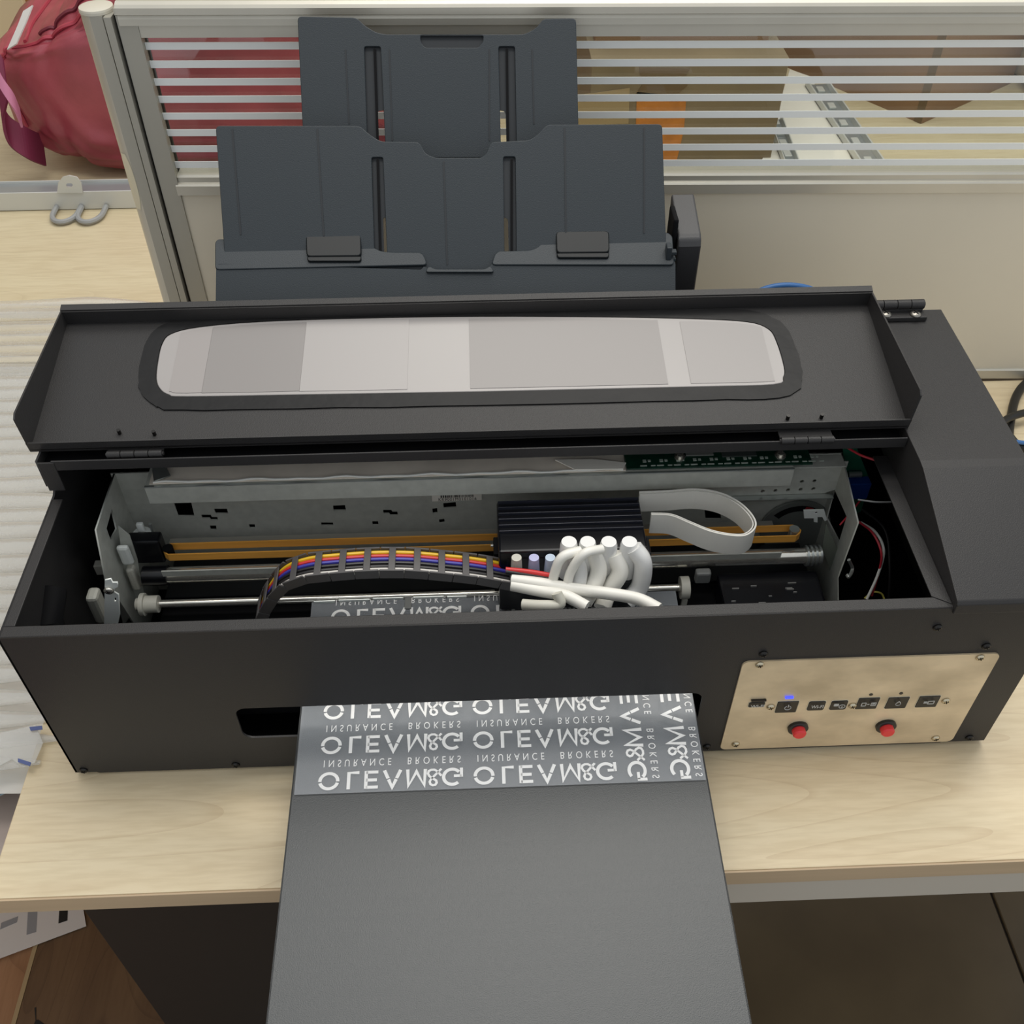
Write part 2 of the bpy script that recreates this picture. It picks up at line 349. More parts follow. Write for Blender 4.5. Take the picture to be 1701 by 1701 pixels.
# white metal rail with tab and rings at left
rl = empty('metal_rail', (-.35, 1.03, 0), 'pale metal rail with a punched tab and two grey rings left of the partition post', 'rail')
A = on(0, 349, 2, .002); B = on(225, 345, 2, .002)
y0 = (A.y+B.y)/2
zt = on(100, 319, 1, y0)[2]; yb = on(100, 303, 2, zt)[1]
wm = mat('white_coated_metal', (206, 208, 204), .35, .2)
MB().box(-.95, .02, y0, y0+.002, .001, zt, .0006).build('front_flange', wm, rl)
MB().box(-.95, .02, y0+.002, yb, zt-.003, zt-.001, .0005).build('top_channel', greym, rl, 'grey recessed top')
MB().box(-.95, .02, yb, yb+.002, .001, zt+.003, .0005).build('rear_flange', wm, rl)
T = [on(x, y, 1, y0-.001) for x, y in ((95, 320), (97, 303), (104, 294), (115, 291), (128, 294), (135, 303), (138, 320))]
Th = [on(x, y, 1, y0-.001) for x, y in ((110, 306), (112, 304), (119, 304), (121, 306), (121, 308), (119, 310), (112, 310), (110, 308))]
me = curve_mesh([[(p.x, p.z) for p in T], [(p.x, p.z) for p in Th]], .002)
me.transform(frame((0, y0-.001, 0), (1, 0, 0), (0, 0, 1))); link('hanging_tab', me, wm, rl, 'pale rounded tab with a slot')
for cx in (110, 152):
    c = on(cx, 352, 2, .006); mb = MB()
    for k in range(24):
        pass
    ring = [Vector((c.x+.0185*math.cos(t), c.y-.004-.026*math.sin(t)*1.0, .006)) for t in [math.pi*k/12 for k in range(13)]]
    ring = [ring[0]+Vector((0, .02, 0))]+ring+[ring[-1]+Vector((0, .02, 0))]
    mb.tube(ring, .004, 8).build('ring', mat('grey_plastic_ring', (150, 152, 152), .4), rl, smooth=True)
# cartons
def carton(name, label, x0, x1, y0, y1, z0, z1, m, rot=0, tape=None, flap=True, cat='box'):
    c = Vector(((x0+x1)/2, (y0+y1)/2, z0)); r = empty(name, c, label, cat); r.rotation_euler = (0, 0, 0)
    R = Matrix.Translation(c) @ Matrix.Rotation(rot, 4, 'Z') @ Matrix.Translation(-c)
    MB().box(x0, x1, y0, y1, z0, z1-.004, .0015, R).build('body', m, r)
    if flap:
        for a, b in ((y0, (y0+y1)/2-.001), ((y0+y1)/2+.001, y1)): MB().box(x0, x1, a, b, z1-.004, z1-.001, .0008, R).build('flap', m, r)
        MB().box(x0+.001, x1-.001, (y0+y1)/2-.03, (y0+y1)/2+.03, z1-.001, z1, 0, R).build('tape', cardd, r)
    return r, R
yA = on(1200, 276, 2, 0)[1]
xA1 = on(1279, 270, 1, yA)[0]; zA = on(1200, 98, 1, yA)[2]
zA = max(zA, .16)
bx, R = carton('cardboard_box', 'brown cardboard box with orange tape seen through the partition glass', xA1-.30, xA1, yA, yA+.45, 0, zA, card)
print('boxA', yA, xA1, zA)
def faceon(name, pts, y, m, par, dy=-.001, label=None):
    q = [on(a, b, 1, y) for a, b in pts]; MB().prism([Vector((v.x, y+dy, v.z)) for v in q], (0, .0008, 0)).build(name, m, par, label)
faceon('tape', [(1058, 152), (1140, 160), (1136, 215), (1122, 275), (1050, 275), (1056, 215)], yA, orange, bx, label='glossy orange packing tape')
faceon('tape', [(1062, 112), (1146, 114), (1138, 128), (1142, 142), (1128, 154), (1090, 158), (1056, 156), (1066, 142), (1064, 128)], yA, cardd, bx, label='torn brown tape end')
faceon('label_patch', [(945, 160), (1046, 146), (1044, 205), (945, 208)], yA, mat('card_patch', (168, 148, 112), .8), bx)
# carton C stacked behind, tan
zC = .0
cC, _ = carton('cardboard_box', 'large tan cardboard box at the back behind the taped box', xA1-.42, xA1+1.2, 2.02, 2.24, 0, .50, card2)
cD, _ = carton('cardboard_box', 'brown cardboard box lying on top of the orange-taped box', xA1-.29, xA1-.02, yA+.06, yA+.44, zA+.001, zA+.12, mat('dark_brown_carton', (146, 114, 84), .8, var=.07, vscale=12))
# rotated carton B: corner toward the viewer
cn = on(1530, 206, 2, 0); eL = on(1345, 128, 2, 0)-cn; eR = on(1640, 152, 2, 0)-cn
eL.z = eR.z = 0; eR = Vector((-eL.y, eL.x, 0)).normalized()*-.27; eL = eL.normalized()*.5
if eR.y < 0: eR = -eR
bB = empty('cardboard_box', (cn+(eL+eR)/2), 'dark brown cardboard box turned corner-on behind the glass at right', 'box')
hb = .30; cdk = mat('dark_brown_carton', (146, 114, 84), .8, var=.07, vscale=12)  # browner board colour shared by two cartons
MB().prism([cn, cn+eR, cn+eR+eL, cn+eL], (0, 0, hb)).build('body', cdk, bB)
for f in (.0, .5):
    a = cn+eR*(f+.01)+Vector((0, 0, hb+.0005)); b = cn+eR*(f+.49)+Vector((0, 0, hb+.0005))
    MB().prism([a, b, b+eL, a+eL], (0, 0, .003)).build('flap', cdk, bB)
nL = Vector((eL.y, -eL.x, 0)).normalized()
if nL.y > 0: nL = -nL
u = eR.normalized(); MB().prism([cn-u*.0004+Vector((0, 0, 0.001)), cn-u*.0004+eL*.03+Vector((0, 0, .001)), cn-u*.0004+eL*.03+Vector((0, 0, hb-.002)), cn-u*.0004+Vector((0, 0, hb-.002))], -u*.0006).build('edge_tape', cardd, bB)
# white carton with grey metal folded rails
wa = [on(x, y, 2, .001) for x, y in ((1262, 283), (1415, 283), (1345, 138), (1310, 126))]
wbx = empty('white_packing_board', (wa[0]+wa[2])/2, 'white packing board lying beside the taped box behind the glass', 'board')
wbx.location.z = 0
MB().prism([Vector((v.x, v.y, .001)) for v in wa], (0, 0, .012)).build('sheet', white, wbx)
def mrail(name, pts, z, w_, label):
    A, B = on(*pts[0], 2, z), on(*pts[1], 2, z); d = (B-A).normalized(); s = Vector((-d.y, d.x, 0))*w_
    r = empty(name, Vector(((A.x+B.x)/2, (A.y+B.y)/2, z)), label, 'rail')
    MB().prism([A-s, A+s, B+s, B-s], (0, 0, .002)).build('web', greym, r)
    for k in (-1, 1): MB().prism([A+s*k*.86, A+s*k, B+s*k, B+s*k*.86], (0, 0, .012)).build('flange', wm, r)
    n = 5
    for i in range(n):
        c = A.lerp(B, (i+.6)/n); MB().box(c.x-.006, c.x+.006, c.y-.01, c.y+.01, z+.002, z+.006, .001).build('clip', wm, r)
mrail('metal_rail', ((1455, 290), (1355, 142)), .014, .020, 'wider grey metal rail lying slanted beside the corner-on carton')
mrail('metal_rail', ((1318, 290), (1285, 200)), .014, .012, 'narrow short grey metal rail next to the orange-taped box')
# plastic wrapped parcel at far right
cw = on(1700, 190, 2, 0)
pk = MB(); pk.box(cw.x+.03, cw.x+.35, cw.y, cw.y+.3, .001, .26, .03); ob = pk.build('wrapped_parcel', mat('crumpled_plastic', (214, 206, 190), .15, alpha=.75, bump=1.0, bscale=25, coat=.5), smooth=True)
tag(rebase(ob), 'parcel wrapped in crumpled clear plastic at the far right', 'parcel')
ic = MB().box(cw.x+.05, cw.x+.33, cw.y+.02, cw.y+.28, .004, .235, .004).build('inner_box', card2, ob, 'tan box inside the wrap')

# ------------------------------------------------------------------ red bag
BC = Vector((.0, 1.250, 0))
bag = empty('travel_bag', BC, 'dark red fabric bag slumped behind the partition post', 'bag')
from mathutils import noise
BHX, BHY, BHZ = .345, .19, .165
def bag_surf(c):       # unit direction -> point on the slumped bag
    e = .29; p = Vector([math.copysign(abs(t)**e, t) for t in c]); u, v, z = p.x, p.y, p.z
    q = Vector((u*BHX, v*BHY, z*BHZ)); 
    taper = 1-.16*max(0, -u-.35)**1.3; q.z *= taper; q.y *= taper
    q.x -= .035*(1-abs(z)) if u < 0 else 0
    if z > 0: h_ = min(1, max(0, (-u-.05)/.95)); q.z *= 1-.62*h_*h_*(3-2*h_)
    q.z += .03*max(0, z)*math.sin(u*2.0+.6)
    f = noise.noise(Vector((c.x*2.5, c.y*2.2, c.z*2.4)))*.014+noise.noise(Vector((c.x*9, c.y*5, c.z*7+c.x*4)))*.004
    w1 = q.z+.010-.03*math.sin(u*2.4); f -= .012*math.exp(-(w1/.010)**2)*(1 if v < .3 else .2); f += .012*math.exp(-((w1-.022)/.016)**2)
    cr = abs(noise.noise(Vector((u*3.2+q.z*6, q.z*4-u*2, v)))); f -= .007*math.exp(-(cr/.06)**2)
    q += Vector((c.x, c.y, c.z)).normalized()*f; return q
def bag_mesh():
    b = bmesh.new(); bmesh.ops.create_uvsphere(b, u_segments=180, v_segments=120, radius=1)
    for v in b.verts: v.co = bag_surf(v.co.copy())
    mz = min(v.co.z for v in b.verts)
    for v in b.verts: v.co += BC+Vector((0, 0, -mz))
    me = D.meshes.new('bag_body'); b.to_mesh(me); b.free(); return me, mz
me_, mz_ = bag_mesh(); bm_ = link('bag_body', me_, redc, bag, smooth=True)
def dirp(ax_, az_, ay_): return Vector((ax_, ay_, az_)).normalized()
def onbag(d, out_=.002): return bag_surf(d)+d*out_+BC+Vector((0, 0, -mz_))
def seamline(fn, n, r, m, nm): MB().tube([onbag(fn(k/n)) for k in range(n+1)], r, 6).build(nm, m, bag, smooth=True)
redp = mat('red_piping', (168, 60, 76), .45)
seamline(lambda t: dirp(-1+2*t, .82, -.80), 90, .0032, redp, 'piping')
seamline(lambda t: dirp(-1.0, -.2+1.0*t, -.85+.15*t), 30, .0028, redp, 'piping')
seamline(lambda t: dirp(-.55+1.5*t, 1.0, -.42), 70, .0030, redd, 'zip')
seamline(lambda t: dirp(-.9, 1.0, -.42+.9*t), 40, .0030, redp, 'piping')
pk_ = MB(); G = [[onbag(dirp(.02+.95*i/14, -.62+.52*j/8, -1.0), .004) for i in range(15)] for j in range(9)]
vv = [[pk_.b.verts.new(p) for p in r_] for r_ in G]
for j in range(8):
    for i in range(14): pk_.b.faces.new((vv[j][i], vv[j][i+1], vv[j+1][i+1], vv[j+1][i]))
pk_.build('side_pocket', redd, bag, 'darker side pocket', smooth=True)
def pxr(pts): return smoothpath([on(x, y, 1, yy) for x, y, yy in pts], 8)
MB().ribbon(pxr([(-12, 95, 1.06), (8, 130, 1.05), (2, 175, 1.04), (14, 215, 1.04), (45, 238, 1.05), (72, 250, 1.09)]), (0, .012, .020), None, .004).build('shoulder_strap', mat('plum_strap', (112, 34, 64), .6), bag, 'plum webbing strap')
MB().ribbon(pxr([(-8, 120, 1.03), (10, 150, 1.02), (24, 172, 1.02), (34, 196, 1.03)]), (0, .006, .012), None, .003).build('pink_strap', mat('pink_strap', (190, 120, 150), .6), bag, 'pink strap end')
MB().ribbon(pxr([(47, 14, 1.12), (36, 42, 1.10), (20, 78, 1.08)]), (.008, .0, .004), None, .002).build('grey_strap', mat('grey_webbing', (206, 204, 200), .6), bag, 'light grey webbing strap')
cE, _ = carton('cardboard_box', 'orange-brown cardboard box at the top left behind the red bag', -.75, -.12, 1.72, 2.2, 0, .30, mat('orange_carton', (186, 132, 86), .8, var=.05, vscale=9))
q0, q1 = on(-30, 100, 2, 0), on(56, 100, 2, 0); yb0 = q0.y; wd_ = (on(58, 60, 1, yb0).x-(-.95))/5
lp = empty('leaning_board', (-.7, yb0, 0), 'pale grooved board standing at the top left corner', 'board')
for k in range(5): MB().box(-.95+k*wd_, -.952+(k+1)*wd_, yb0, yb0+.015, 0, .40, .002).build('plank', mat('pale_board', (206, 190, 158), .5), lp)
# ------------------------------------------------------------------ PRINTER
PX = empty('printer', (.40, .16, 0), 'large black wide-format printer with open lid on the maple desk', 'printer')
W, H = .80, .195
Ffr = frame((0, 0, 0), (1, 0, 0), (0, 0, 1))      # front face frame: local x->X, y->Z, +z-> -Y
fp = plate('front_panel', [[(0, .005), (.018, .005), (.02, .0035), (.76, .0035), (.762, .005), (W, .005), (W, H), (0, H)], rrect(.154, .537, .050, .0942, .009)], .0018, Ffr, black, PX)
MB().box(.0, .716, .0003, .0115, H-.0022, H, .0006).build('front_rim', black, PX)
MB().box(.02, .755, .004, .30, .001, .0055, .001).build('base_plate', blackin, PX)
for x in (.04, .74):
    for y in (.03, .28): MB().cyl((x, y, 0), (x, y, .0015), .01).build('rubber_foot', blackin, PX)
YZ = frame((0, 0, 0), (0, 1, 0), (0, 0, 1))        # local x->Y, y->Z, +z->+X
sidep = [(.0, .006), (.325, .006), (.325, .237), (.147, .237), (.147, .209), (.160, .2), (.150, .195), (0, .195)]
plate('side_panel', [sidep], .0018, Matrix.Translation((.0018, 0, 0)) @ YZ, black, PX)
MB().box(.0, .0095, .0116, .146, H-.002, H, .0005).build('side_rim', black, PX)
MB().box(.0019, .0150, .1455, .1470, .205, .236, .0004).build('post_flange', black, PX)
plate('side_panel', [[(0.002, .006), (.325, .006), (.325, .2), (0.002, .19)]], .0018, Matrix.Translation((W, 0, 0)) @ YZ, black, PX)
MB().box(.0, W, .3255, .327, .006, .236).build('back_panel', black, PX)
MB().box(.0019, .713, .1660, .325, .235, .237, .0006).build('rear_top_panel', black, PX)
MB().box(.0019, .713, .1476, .2990, .226, .2275).build('shade_channel', blackin, PX)  # black sunken ledge, added to give the dark shade below the lid lip
MB().box(.0125, .713, .1460, .1475, .227, .2372, .0005).build('rear_fascia', black, PX)
# deep inside: floor and back liners
MB().box(.002, .798, .002, .325, .006, .010).build('inner_floor', blackin, PX)
MB().box(.002, .798, .300, .303, .01, .234).build('inner_back', blackin, PX)
for yy in ((.05,),): MB().tube([(.003, .075, .08), (.003, .055, .11), (.003, .06, .14), (.003, .085, .15)], .012, 10).build('handle_recess', blackin, PX, smooth=True)
# right hand cover
prof = [(-.002, .190), (-.002, .2008), (.0, .2035), (.110, .2368), (.118, .2378), (.3265, .2378), (.3265, .19)]
sc = MB().prism([(.7138, a, b) for a, b in prof], (W-.7138+.0012, 0, 0)).build('side_cover', black, PX)
mod = sc.modifiers.new('b', 'BEVEL'); mod.width = .0008; mod.segments = 2; mod.limit_method = 'ANGLE'; mod.angle_limit = .2
mb = MB(); mb.prism([(.7005, .012, .1945), (.7135, .004, .1945), (.7135, .17, .1945), (.7010, .17, .1945)], (0, 0, .0012)).build('inner_flange', black, PX)

# screws
def screw_mesh(r, m, cross=blackin):
    b = MB(); b.tube([(0, 0, 0), (0, 0, r*.25), (0, 0, r*.5), (0, 0, r*.6)], [r, r*.98, r*.7, r*.35], 16)
    bmesh.ops.recalc_face_normals(b.b, faces=b.b.faces[:]); me = D.meshes.new('screw'); b.b.to_mesh(me)
    me.materials.append(m); me.materials.append(cross); n0 = len(me.polygons)
    for k in (0, 1):
        b2_ = bmesh.new(); b2_.from_mesh(me)
        bmesh.ops.create_cube(b2_, size=1, matrix=Matrix.Rotation(k*math.pi/2+.4, 4, 'Z') @ Matrix.Translation((0, 0, r*.56)) @ Matrix.Diagonal((r*1.1, r*.2, r*.16, 1)))
        b2_.to_mesh(me); b2_.free()
    for p in me.polygons:
        p.use_smooth = p.index < n0
        if p.index >= n0: p.material_index = 1
    return me
sb = screw_mesh(.0036, screwm); ss = screw_mesh(.0036, screws)
FR = (math.pi/2, 0, 0)
for x, y in ((140, 1281), (392, 1271), (1174, 1240), (1268, 1086), (1557, 1042), (1638, 1073), (1610, 1225)):
    p = on(x, y, 1, -.0002); inst('screw', sb, (p.x, -.0002, max(p.z, .009)), PX, FR)

# ---- open lid folded back
LO = Vector((0, .1575, .2408)); LV = Vector((0, .142, .0240)).normalized(); LN = Vector((1, 0, 0)).cross(LV)
LM = frame(LO, (1, 0, 0), LV)
LX0, LX1, LL = -.0065, .7165, .1440
def luv(px, py): p = onp(px, py, LO, LV)-LO; return (p.x, p.dot(LV))
win = smoothpath([luv(*q)+(0,) for q in ((800, 652), (500, 657), (310, 660), (281, 657), (266, 647), (260, 630), (263, 600), (270, 572), (285, 556), (330, 545), (430, 536), (600, 530), (800, 527), (1000, 528), (1150, 531), (1240, 536), (1276, 548), (1290, 570), (1302, 610), (1301, 628), (1285, 640), (1150, 644))]+[luv(800, 652)+(0,)], 4)[:-1]
win = [(p[0], p[1]) for p in win]
lid = plate('lid', [[(LX0, 0), (LX1, 0), (LX1, LL), (LX0, LL)], win], .0015, LM, black, PX)
def lq(u, v, n): return LO+Vector((1, 0, 0))*u+LV*v+LN*n
mb = MB()
mb.prism([lq(LX0, 0, -.0032), lq(LX1, 0, -.0032), lq(LX1, 0, .0075), lq(LX0, 0, .0075)], LV*.0014); mb.build('front_lip', black, lid)
mb = MB(); mb.prism([lq(LX0, LL, 0), lq(LX1, LL, 0), lq(LX1, LL, .0140), lq(LX0, LL, .0140)], LV*-.0014)
mb.prism([lq(LX0, LL, .0140), lq(LX1, LL, .0140), lq(LX1, LL+.006, .0150), lq(LX0, LL+.006, .0150)], LN*.0012); mb.build('rear_lip', black, lid)
for x, s in ((LX0, 1), (LX1, -1)):
    mb = MB()
    mb.prism([Vector((x, .1575, .2395)), Vector((x, .1545, .2750)), Vector((x, .159, .2780)), Vector((x, .300, .2790)), Vector((x, .300, .263))], (s*.0014, 0, 0))
    mb.build('side_flange', black, lid)
seal = mat('black_sealant', (24, 24, 25), .45, bump=.35, bscale=45, spec=.25)
def offs(poly, d):
    n = len(poly); o = []
    for i in range(n):
        a = Vector(poly[i-1]); b = Vector(poly[i]); c = Vector(poly[(i+1) % n]); t = (c-a).normalized(); o.append((b.x+t.y*d, b.y-t.x*d))
    return o
ar = sum(win[i-1][0]*win[i][1]-win[i][0]*win[i-1][1] for i in range(len(win)))
sg = 1 if ar > 0 else -1
random.seed(3)
so = [(a+random.uniform(-.0008, .0008), min(max(b, .012), LL-.004)+random.uniform(-.0006, .0006)) for a, b in offs(win, sg*.0150)]
plate('sealant', [so, offs(win, sg*.0003)], .0012, LM @ Matrix.Translation((0, 0, .0013)), seal, lid, label='smeared black sealant around the window')
pane = mat('milky_acrylic', (158, 154, 152), .3, var=.02, vscale=8, spec=.45)
wp = plate('window_pane', [offs(win, -sg*.0002)], .003, LM @ Matrix.Translation((0, 0, .0012)), pane, lid, bev=.0006, label='milky acrylic window')
# window reflections painted as lighter and darker grey strips
def reflect_strip(x0, x1, col, nm):
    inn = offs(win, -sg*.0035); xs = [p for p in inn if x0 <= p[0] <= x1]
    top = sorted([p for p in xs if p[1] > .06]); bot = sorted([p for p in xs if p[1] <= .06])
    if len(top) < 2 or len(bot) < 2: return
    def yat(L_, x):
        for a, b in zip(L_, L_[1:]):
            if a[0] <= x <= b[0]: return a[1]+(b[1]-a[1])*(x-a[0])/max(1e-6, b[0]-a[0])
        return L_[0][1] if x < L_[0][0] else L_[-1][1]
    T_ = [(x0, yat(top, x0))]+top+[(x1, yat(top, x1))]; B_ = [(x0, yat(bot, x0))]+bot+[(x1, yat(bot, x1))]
    plate('painted_reflection', [B_+T_[::-1]], .0003, LM @ Matrix.Translation((0, 0, .0016)), mat(nm, col, .34, spec=.4), wp)
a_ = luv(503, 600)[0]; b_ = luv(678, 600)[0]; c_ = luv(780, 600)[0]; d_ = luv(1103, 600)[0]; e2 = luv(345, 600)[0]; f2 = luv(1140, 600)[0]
reflect_strip(luv(292, 600)[0], e2, (152, 147, 145), 'reflect_left'); reflect_strip(e2+.0002, a_, (138, 134, 132), 'reflect_grey'); reflect_strip(a_+.0002, b_, (162, 158, 156), 'reflect_light'); reflect_strip(b_+.0002, c_, (158, 154, 152), 'reflect_light2'); reflect_strip(c_+.0002, d_, (142, 138, 136), 'reflect_mid'); reflect_strip(d_+.0002, f2, (134, 130, 128), 'reflect_grey2'); reflect_strip(f2+.0002, luv(1278, 600)[0], (150, 146, 144), 'reflect_right')
for x, y in ((199, 720), (257, 722), (1308, 696), (1364, 694)):
    u_, v_ = luv(x, y); p = lq(u_, max(v_, .004), .0); q = lq(u_, max(v_, .004), .0045)
    MB().cyl(p, q, .0016, 10).build('rivet', screwm, lid)
def hinge(c, length, n=4, r=.0032, leaf=None):
    mb = MB(); L_ = length/n
    for i in range(n): mb.cyl((c.x-length/2+i*L_+.0004, c.y, c.z), (c.x-length/2+(i+1)*L_-.0004, c.y, c.z), r, 14)
    mb.cyl((c.x-length/2-.0008, c.y, c.z), (c.x+length/2+.0008, c.y, c.z), r*.55, 10)
    o = mb.build('hinge', black, PX, smooth=True); return o
for px, py, ln in ((225, 752, .045), (1340, 729, .044)):
    p = on(px, py, 2, .2375); h = hinge(Vector((p.x, p.y-.0015, .2375)), ln)
    MB().box(p.x-ln/2, p.x+ln/2, p.y+.001, p.y+.014, .237, .2383).build('leaf', black, h)
# large rear hinge on the right cover
p = on(1489, 506, 2, .249); hb_ = hinge(Vector((p.x, p.y, .249)), .052, 4, .0046)
l0 = on(1492, 532, 2, .240)
MB().box(p.x-.025, p.x+.0275, l0.y, p.y-.001, .2380, .2428, .0008).build('leaf', black, hb_)
MB().box(p.x-.025, p.x+.025, p.y-.004, p.y, .240, .246, .0005).build('knuckle_plate', black, hb_)
for x in (1472, 1521):
    q = on(x, 521, 2, .244); o = inst('screw', screw_mesh(.0052, mat('dark_chrome', (150, 146, 138), .3, .8)), (q.x, q.y, .2426), hb_)

# ---- control panel
CP = plate('control_panel', [rrect(.5627, .7695, .0075, .1370, .0055)], .0014, Ffr @ Matrix.Translation((0, 0, .0015)),
           mat('brushed_steel_panel', (222, 202, 168), .36, .15, var=.12, vscale=20, rgb2=(206, 186, 152), stretch=(1, 1, 1.6)), PX, label='champagne brushed steel plate with buttons')
def fx(px, py): p = on(px, py, 1, -.0018); return p.x, p.z
for x, y in ((1262, 1104), (1628, 1092), (1280, 1174), (1416, 1172), (1571, 1164), (1554, 1226), (1222, 1236)):
    a, b = fx(x, y); inst('screw', ss, (a, -.0016, b), CP, FR)
bk = mat('button_black', (26, 26, 26), .35); ic = mat('icon_print', (200, 200, 196), .5)
def btn(cx, cy, wx, wz, r=.001, nm='button'):
    a, b = fx(cx, cy)
    plate('button_bezel', [rrect(a-wx/2-.0005, a+wx/2+.0005, b-wz/2-.0005, b+wz/2+.0005, r)], .0004, Ffr @ Matrix.Translation((0, 0, .0018)), mat('bezel_edge', (216, 206, 180), .4), CP)
    plate(nm, [rrect(a-wx/2, a+wx/2, b-wz/2, b+wz/2, r)], .0012, Ffr @ Matrix.Translation((0, 0, .0024)), bk, CP, bev=.0003)
    return a, b
def strokes(segs, w_, name='button_icon'):    # segs: lists of (x,z) polylines on the panel
    mb = MB()
    for s_ in segs:
        for (x0, z0), (x1, z1) in zip(s_, s_[1:]):
            d = Vector((x1-x0, z1-z0)); 
            if d.length < 1e-6: continue
            n = Vector((-d.y, d.x)).normalized()*w_/2; d = d.normalized()*w_/3; z0 += .0016; z1 += .0016
            mb.prism([(x0-n.x-d.x, -.0043, z0-n.y-d.y), (x1-n.x+d.x, -.0043, z1-n.y+d.y), (x1+n.x+d.x, -.0043, z1+n.y+d.y), (x0+n.x-d.x, -.0043, z0+n.y-d.y)], (0, .0004, 0))
    mb.build(name, ic, CP)
def arc(cx, cz, r, a0, a1, n=14): return [(cx+r*math.cos(math.radians(a0+(a1-a0)*k/n)), cz+r*math.sin(math.radians(a0+(a1-a0)*k/n))) for k in range(n+1)]
a, b = btn(1307, 1174, .0178, .0162); strokes([arc(a, b, .0026, 125, 415), [(a, b+.001), (a, b+.0042)]], .0006)
a, b = btn(1356, 1172, .0142, .0132, .002)
ti = text_mesh('WI-FI', .0052, 1.0, .0001, 'CENTER'); mesh_copy_join('button_lettering', [fit(ti, a-.0052, a+.0050, b-.0004, b+.0038, Ffr @ Matrix.Translation((0, 0, .0042)))], ic, CP)
a, b = btn(1393, 1171, .0140, .0132, .002)
strokes([arc(a+.002, b-.0006, .0025, 0, 360), [(a+.002, b-.002), (a+.002, b)], [(a-.005, b+.0006), (a-.0015, b+.0006), (a-.0015, b+.003), (a-.005, b+.003), (a-.005, b+.0006)], [(a-.0045, b+.0018), (a-.002, b+.0018)]], .0006)
a, b = btn(1441, 1168, .0178, .0162)
strokes([[(a-.006, b-.0022), (a-.006, b+.0022), (a-.0025, b+.0022), (a-.0025, b-.0022), (a-.006, b-.0022)], [(a-.0012, b), (a+.0004, b)], [(a+.002, b-.002), (a+.002, b+.002), (a+.006, b+.002), (a+.006, b-.002), (a+.002, b-.002)], [(a+.003, b), (a+.005, b)], [(a+.003, b+.001), (a+.005, b+.001)]], .0005)
a, b = btn(1490, 1167, .0178, .0162); strokes([arc(a, b-.0005, .0021, 150, 390), [(a-.0018, b+.0006), (a, b+.0036), (a+.0018, b+.0006)]], .0006)
a, b = btn(1541, 1165, .0178, .0162); strokes([[(a-.001, b-.002), (a-.001, b+.002), (a+.004, b+.002), (a+.004, b-.002), (a-.001, b-.002)], [(a-.0045, b+.001), (a-.002, b+.001)], [(a-.0045, b-.0005), (a-.002, b-.0005)]], .0006)
a, b = btn(1257, 1170, .0135, .0072, .0015, 'label_window'); mesh_copy_join('button_lettering', [fit(ti, a-.0056, a+.0056, b-.0014, b+.0026, Ffr @ Matrix.Translation((0, 0, .0042)))], ic, CP)
a, b = fx(1260, 1162); MB().box(a-.0062, a+.0062, -.0036, -.0018, b-.0008, b+.0008).build('slit', bk, CP)
a, b = fx(1311, 1158); MB().box(a-.0034, a+.0034, -.0030, -.0016, b-.0011, b+.0011, .0003).build('power_light', mat('blue_led', (50, 60, 255), .4, emit=2.5), CP, 'lit blue power light')
for x, y in ((1447, 1154), (1497, 1152)):
    a, b = fx(x, y); MB().cyl((a, -.0019, b), (a, -.0015, b), .0016, 12).build('indicator_hole', bk, CP)
redb = mat('red_button', (226, 52, 56), .35)
for x, y in ((1325, 1208), (1471, 1205)):
    a, b = fx(x, y); mb = MB(); mb.tube([(a, -.0015, b), (a, -.0040, b), (a, -.0046, b)], [.0088, .0088, .0078], 28); rb = mb.build('push_button', bk, CP, 'round red push button with black ring', smooth=True)
    mb = MB(); mb.tube([(a, -.0045, b), (a, -.0090, b), (a, -.0102, b)], [.0058, .0058, .0048], 24); c_o = D.objects.new; o = mb.build('red_cap', redb, CP, smooth=True)

# ---- paper support at the rear
def planar(name, O, ev, outs, th, m, parent, bev=0, label=None, off=0):
    ev = Vector(ev).normalized(); O = Vector(O); Mx = frame(O, (1, 0, 0), ev)
    polys = []
    for out_ in outs:
        q = [onp(x, y, O, ev)-O for x, y in out_]; polys.append([(v.x, v.dot(ev)) for v in q])
    return plate(name, [fillet(p, .004) if i == 0 else fillet(p, .002) for i, p in enumerate(polys)], th, Mx @ Matrix.Translation((0, 0, off)), m, parent, bev, label)
HU_O, HU_V = (0, .372, .3015), (0, .021, .013)
yb_ = onp(700, 432, Vector(HU_O), Vector(HU_V)); print('hopper bend', yb_)
HB = Vector((0, yb_.y, yb_.z)); HL_V = (0, .055, .055)
hop = planar('paper_support', HB, HL_V, [[(359, 438), (700, 448), (704, 442), (712, 446), (722, 449), (804, 448), (812, 445), (817, 438), (1122, 432), (1122, 590), (357, 600)]], .004, darkplastic, PX)
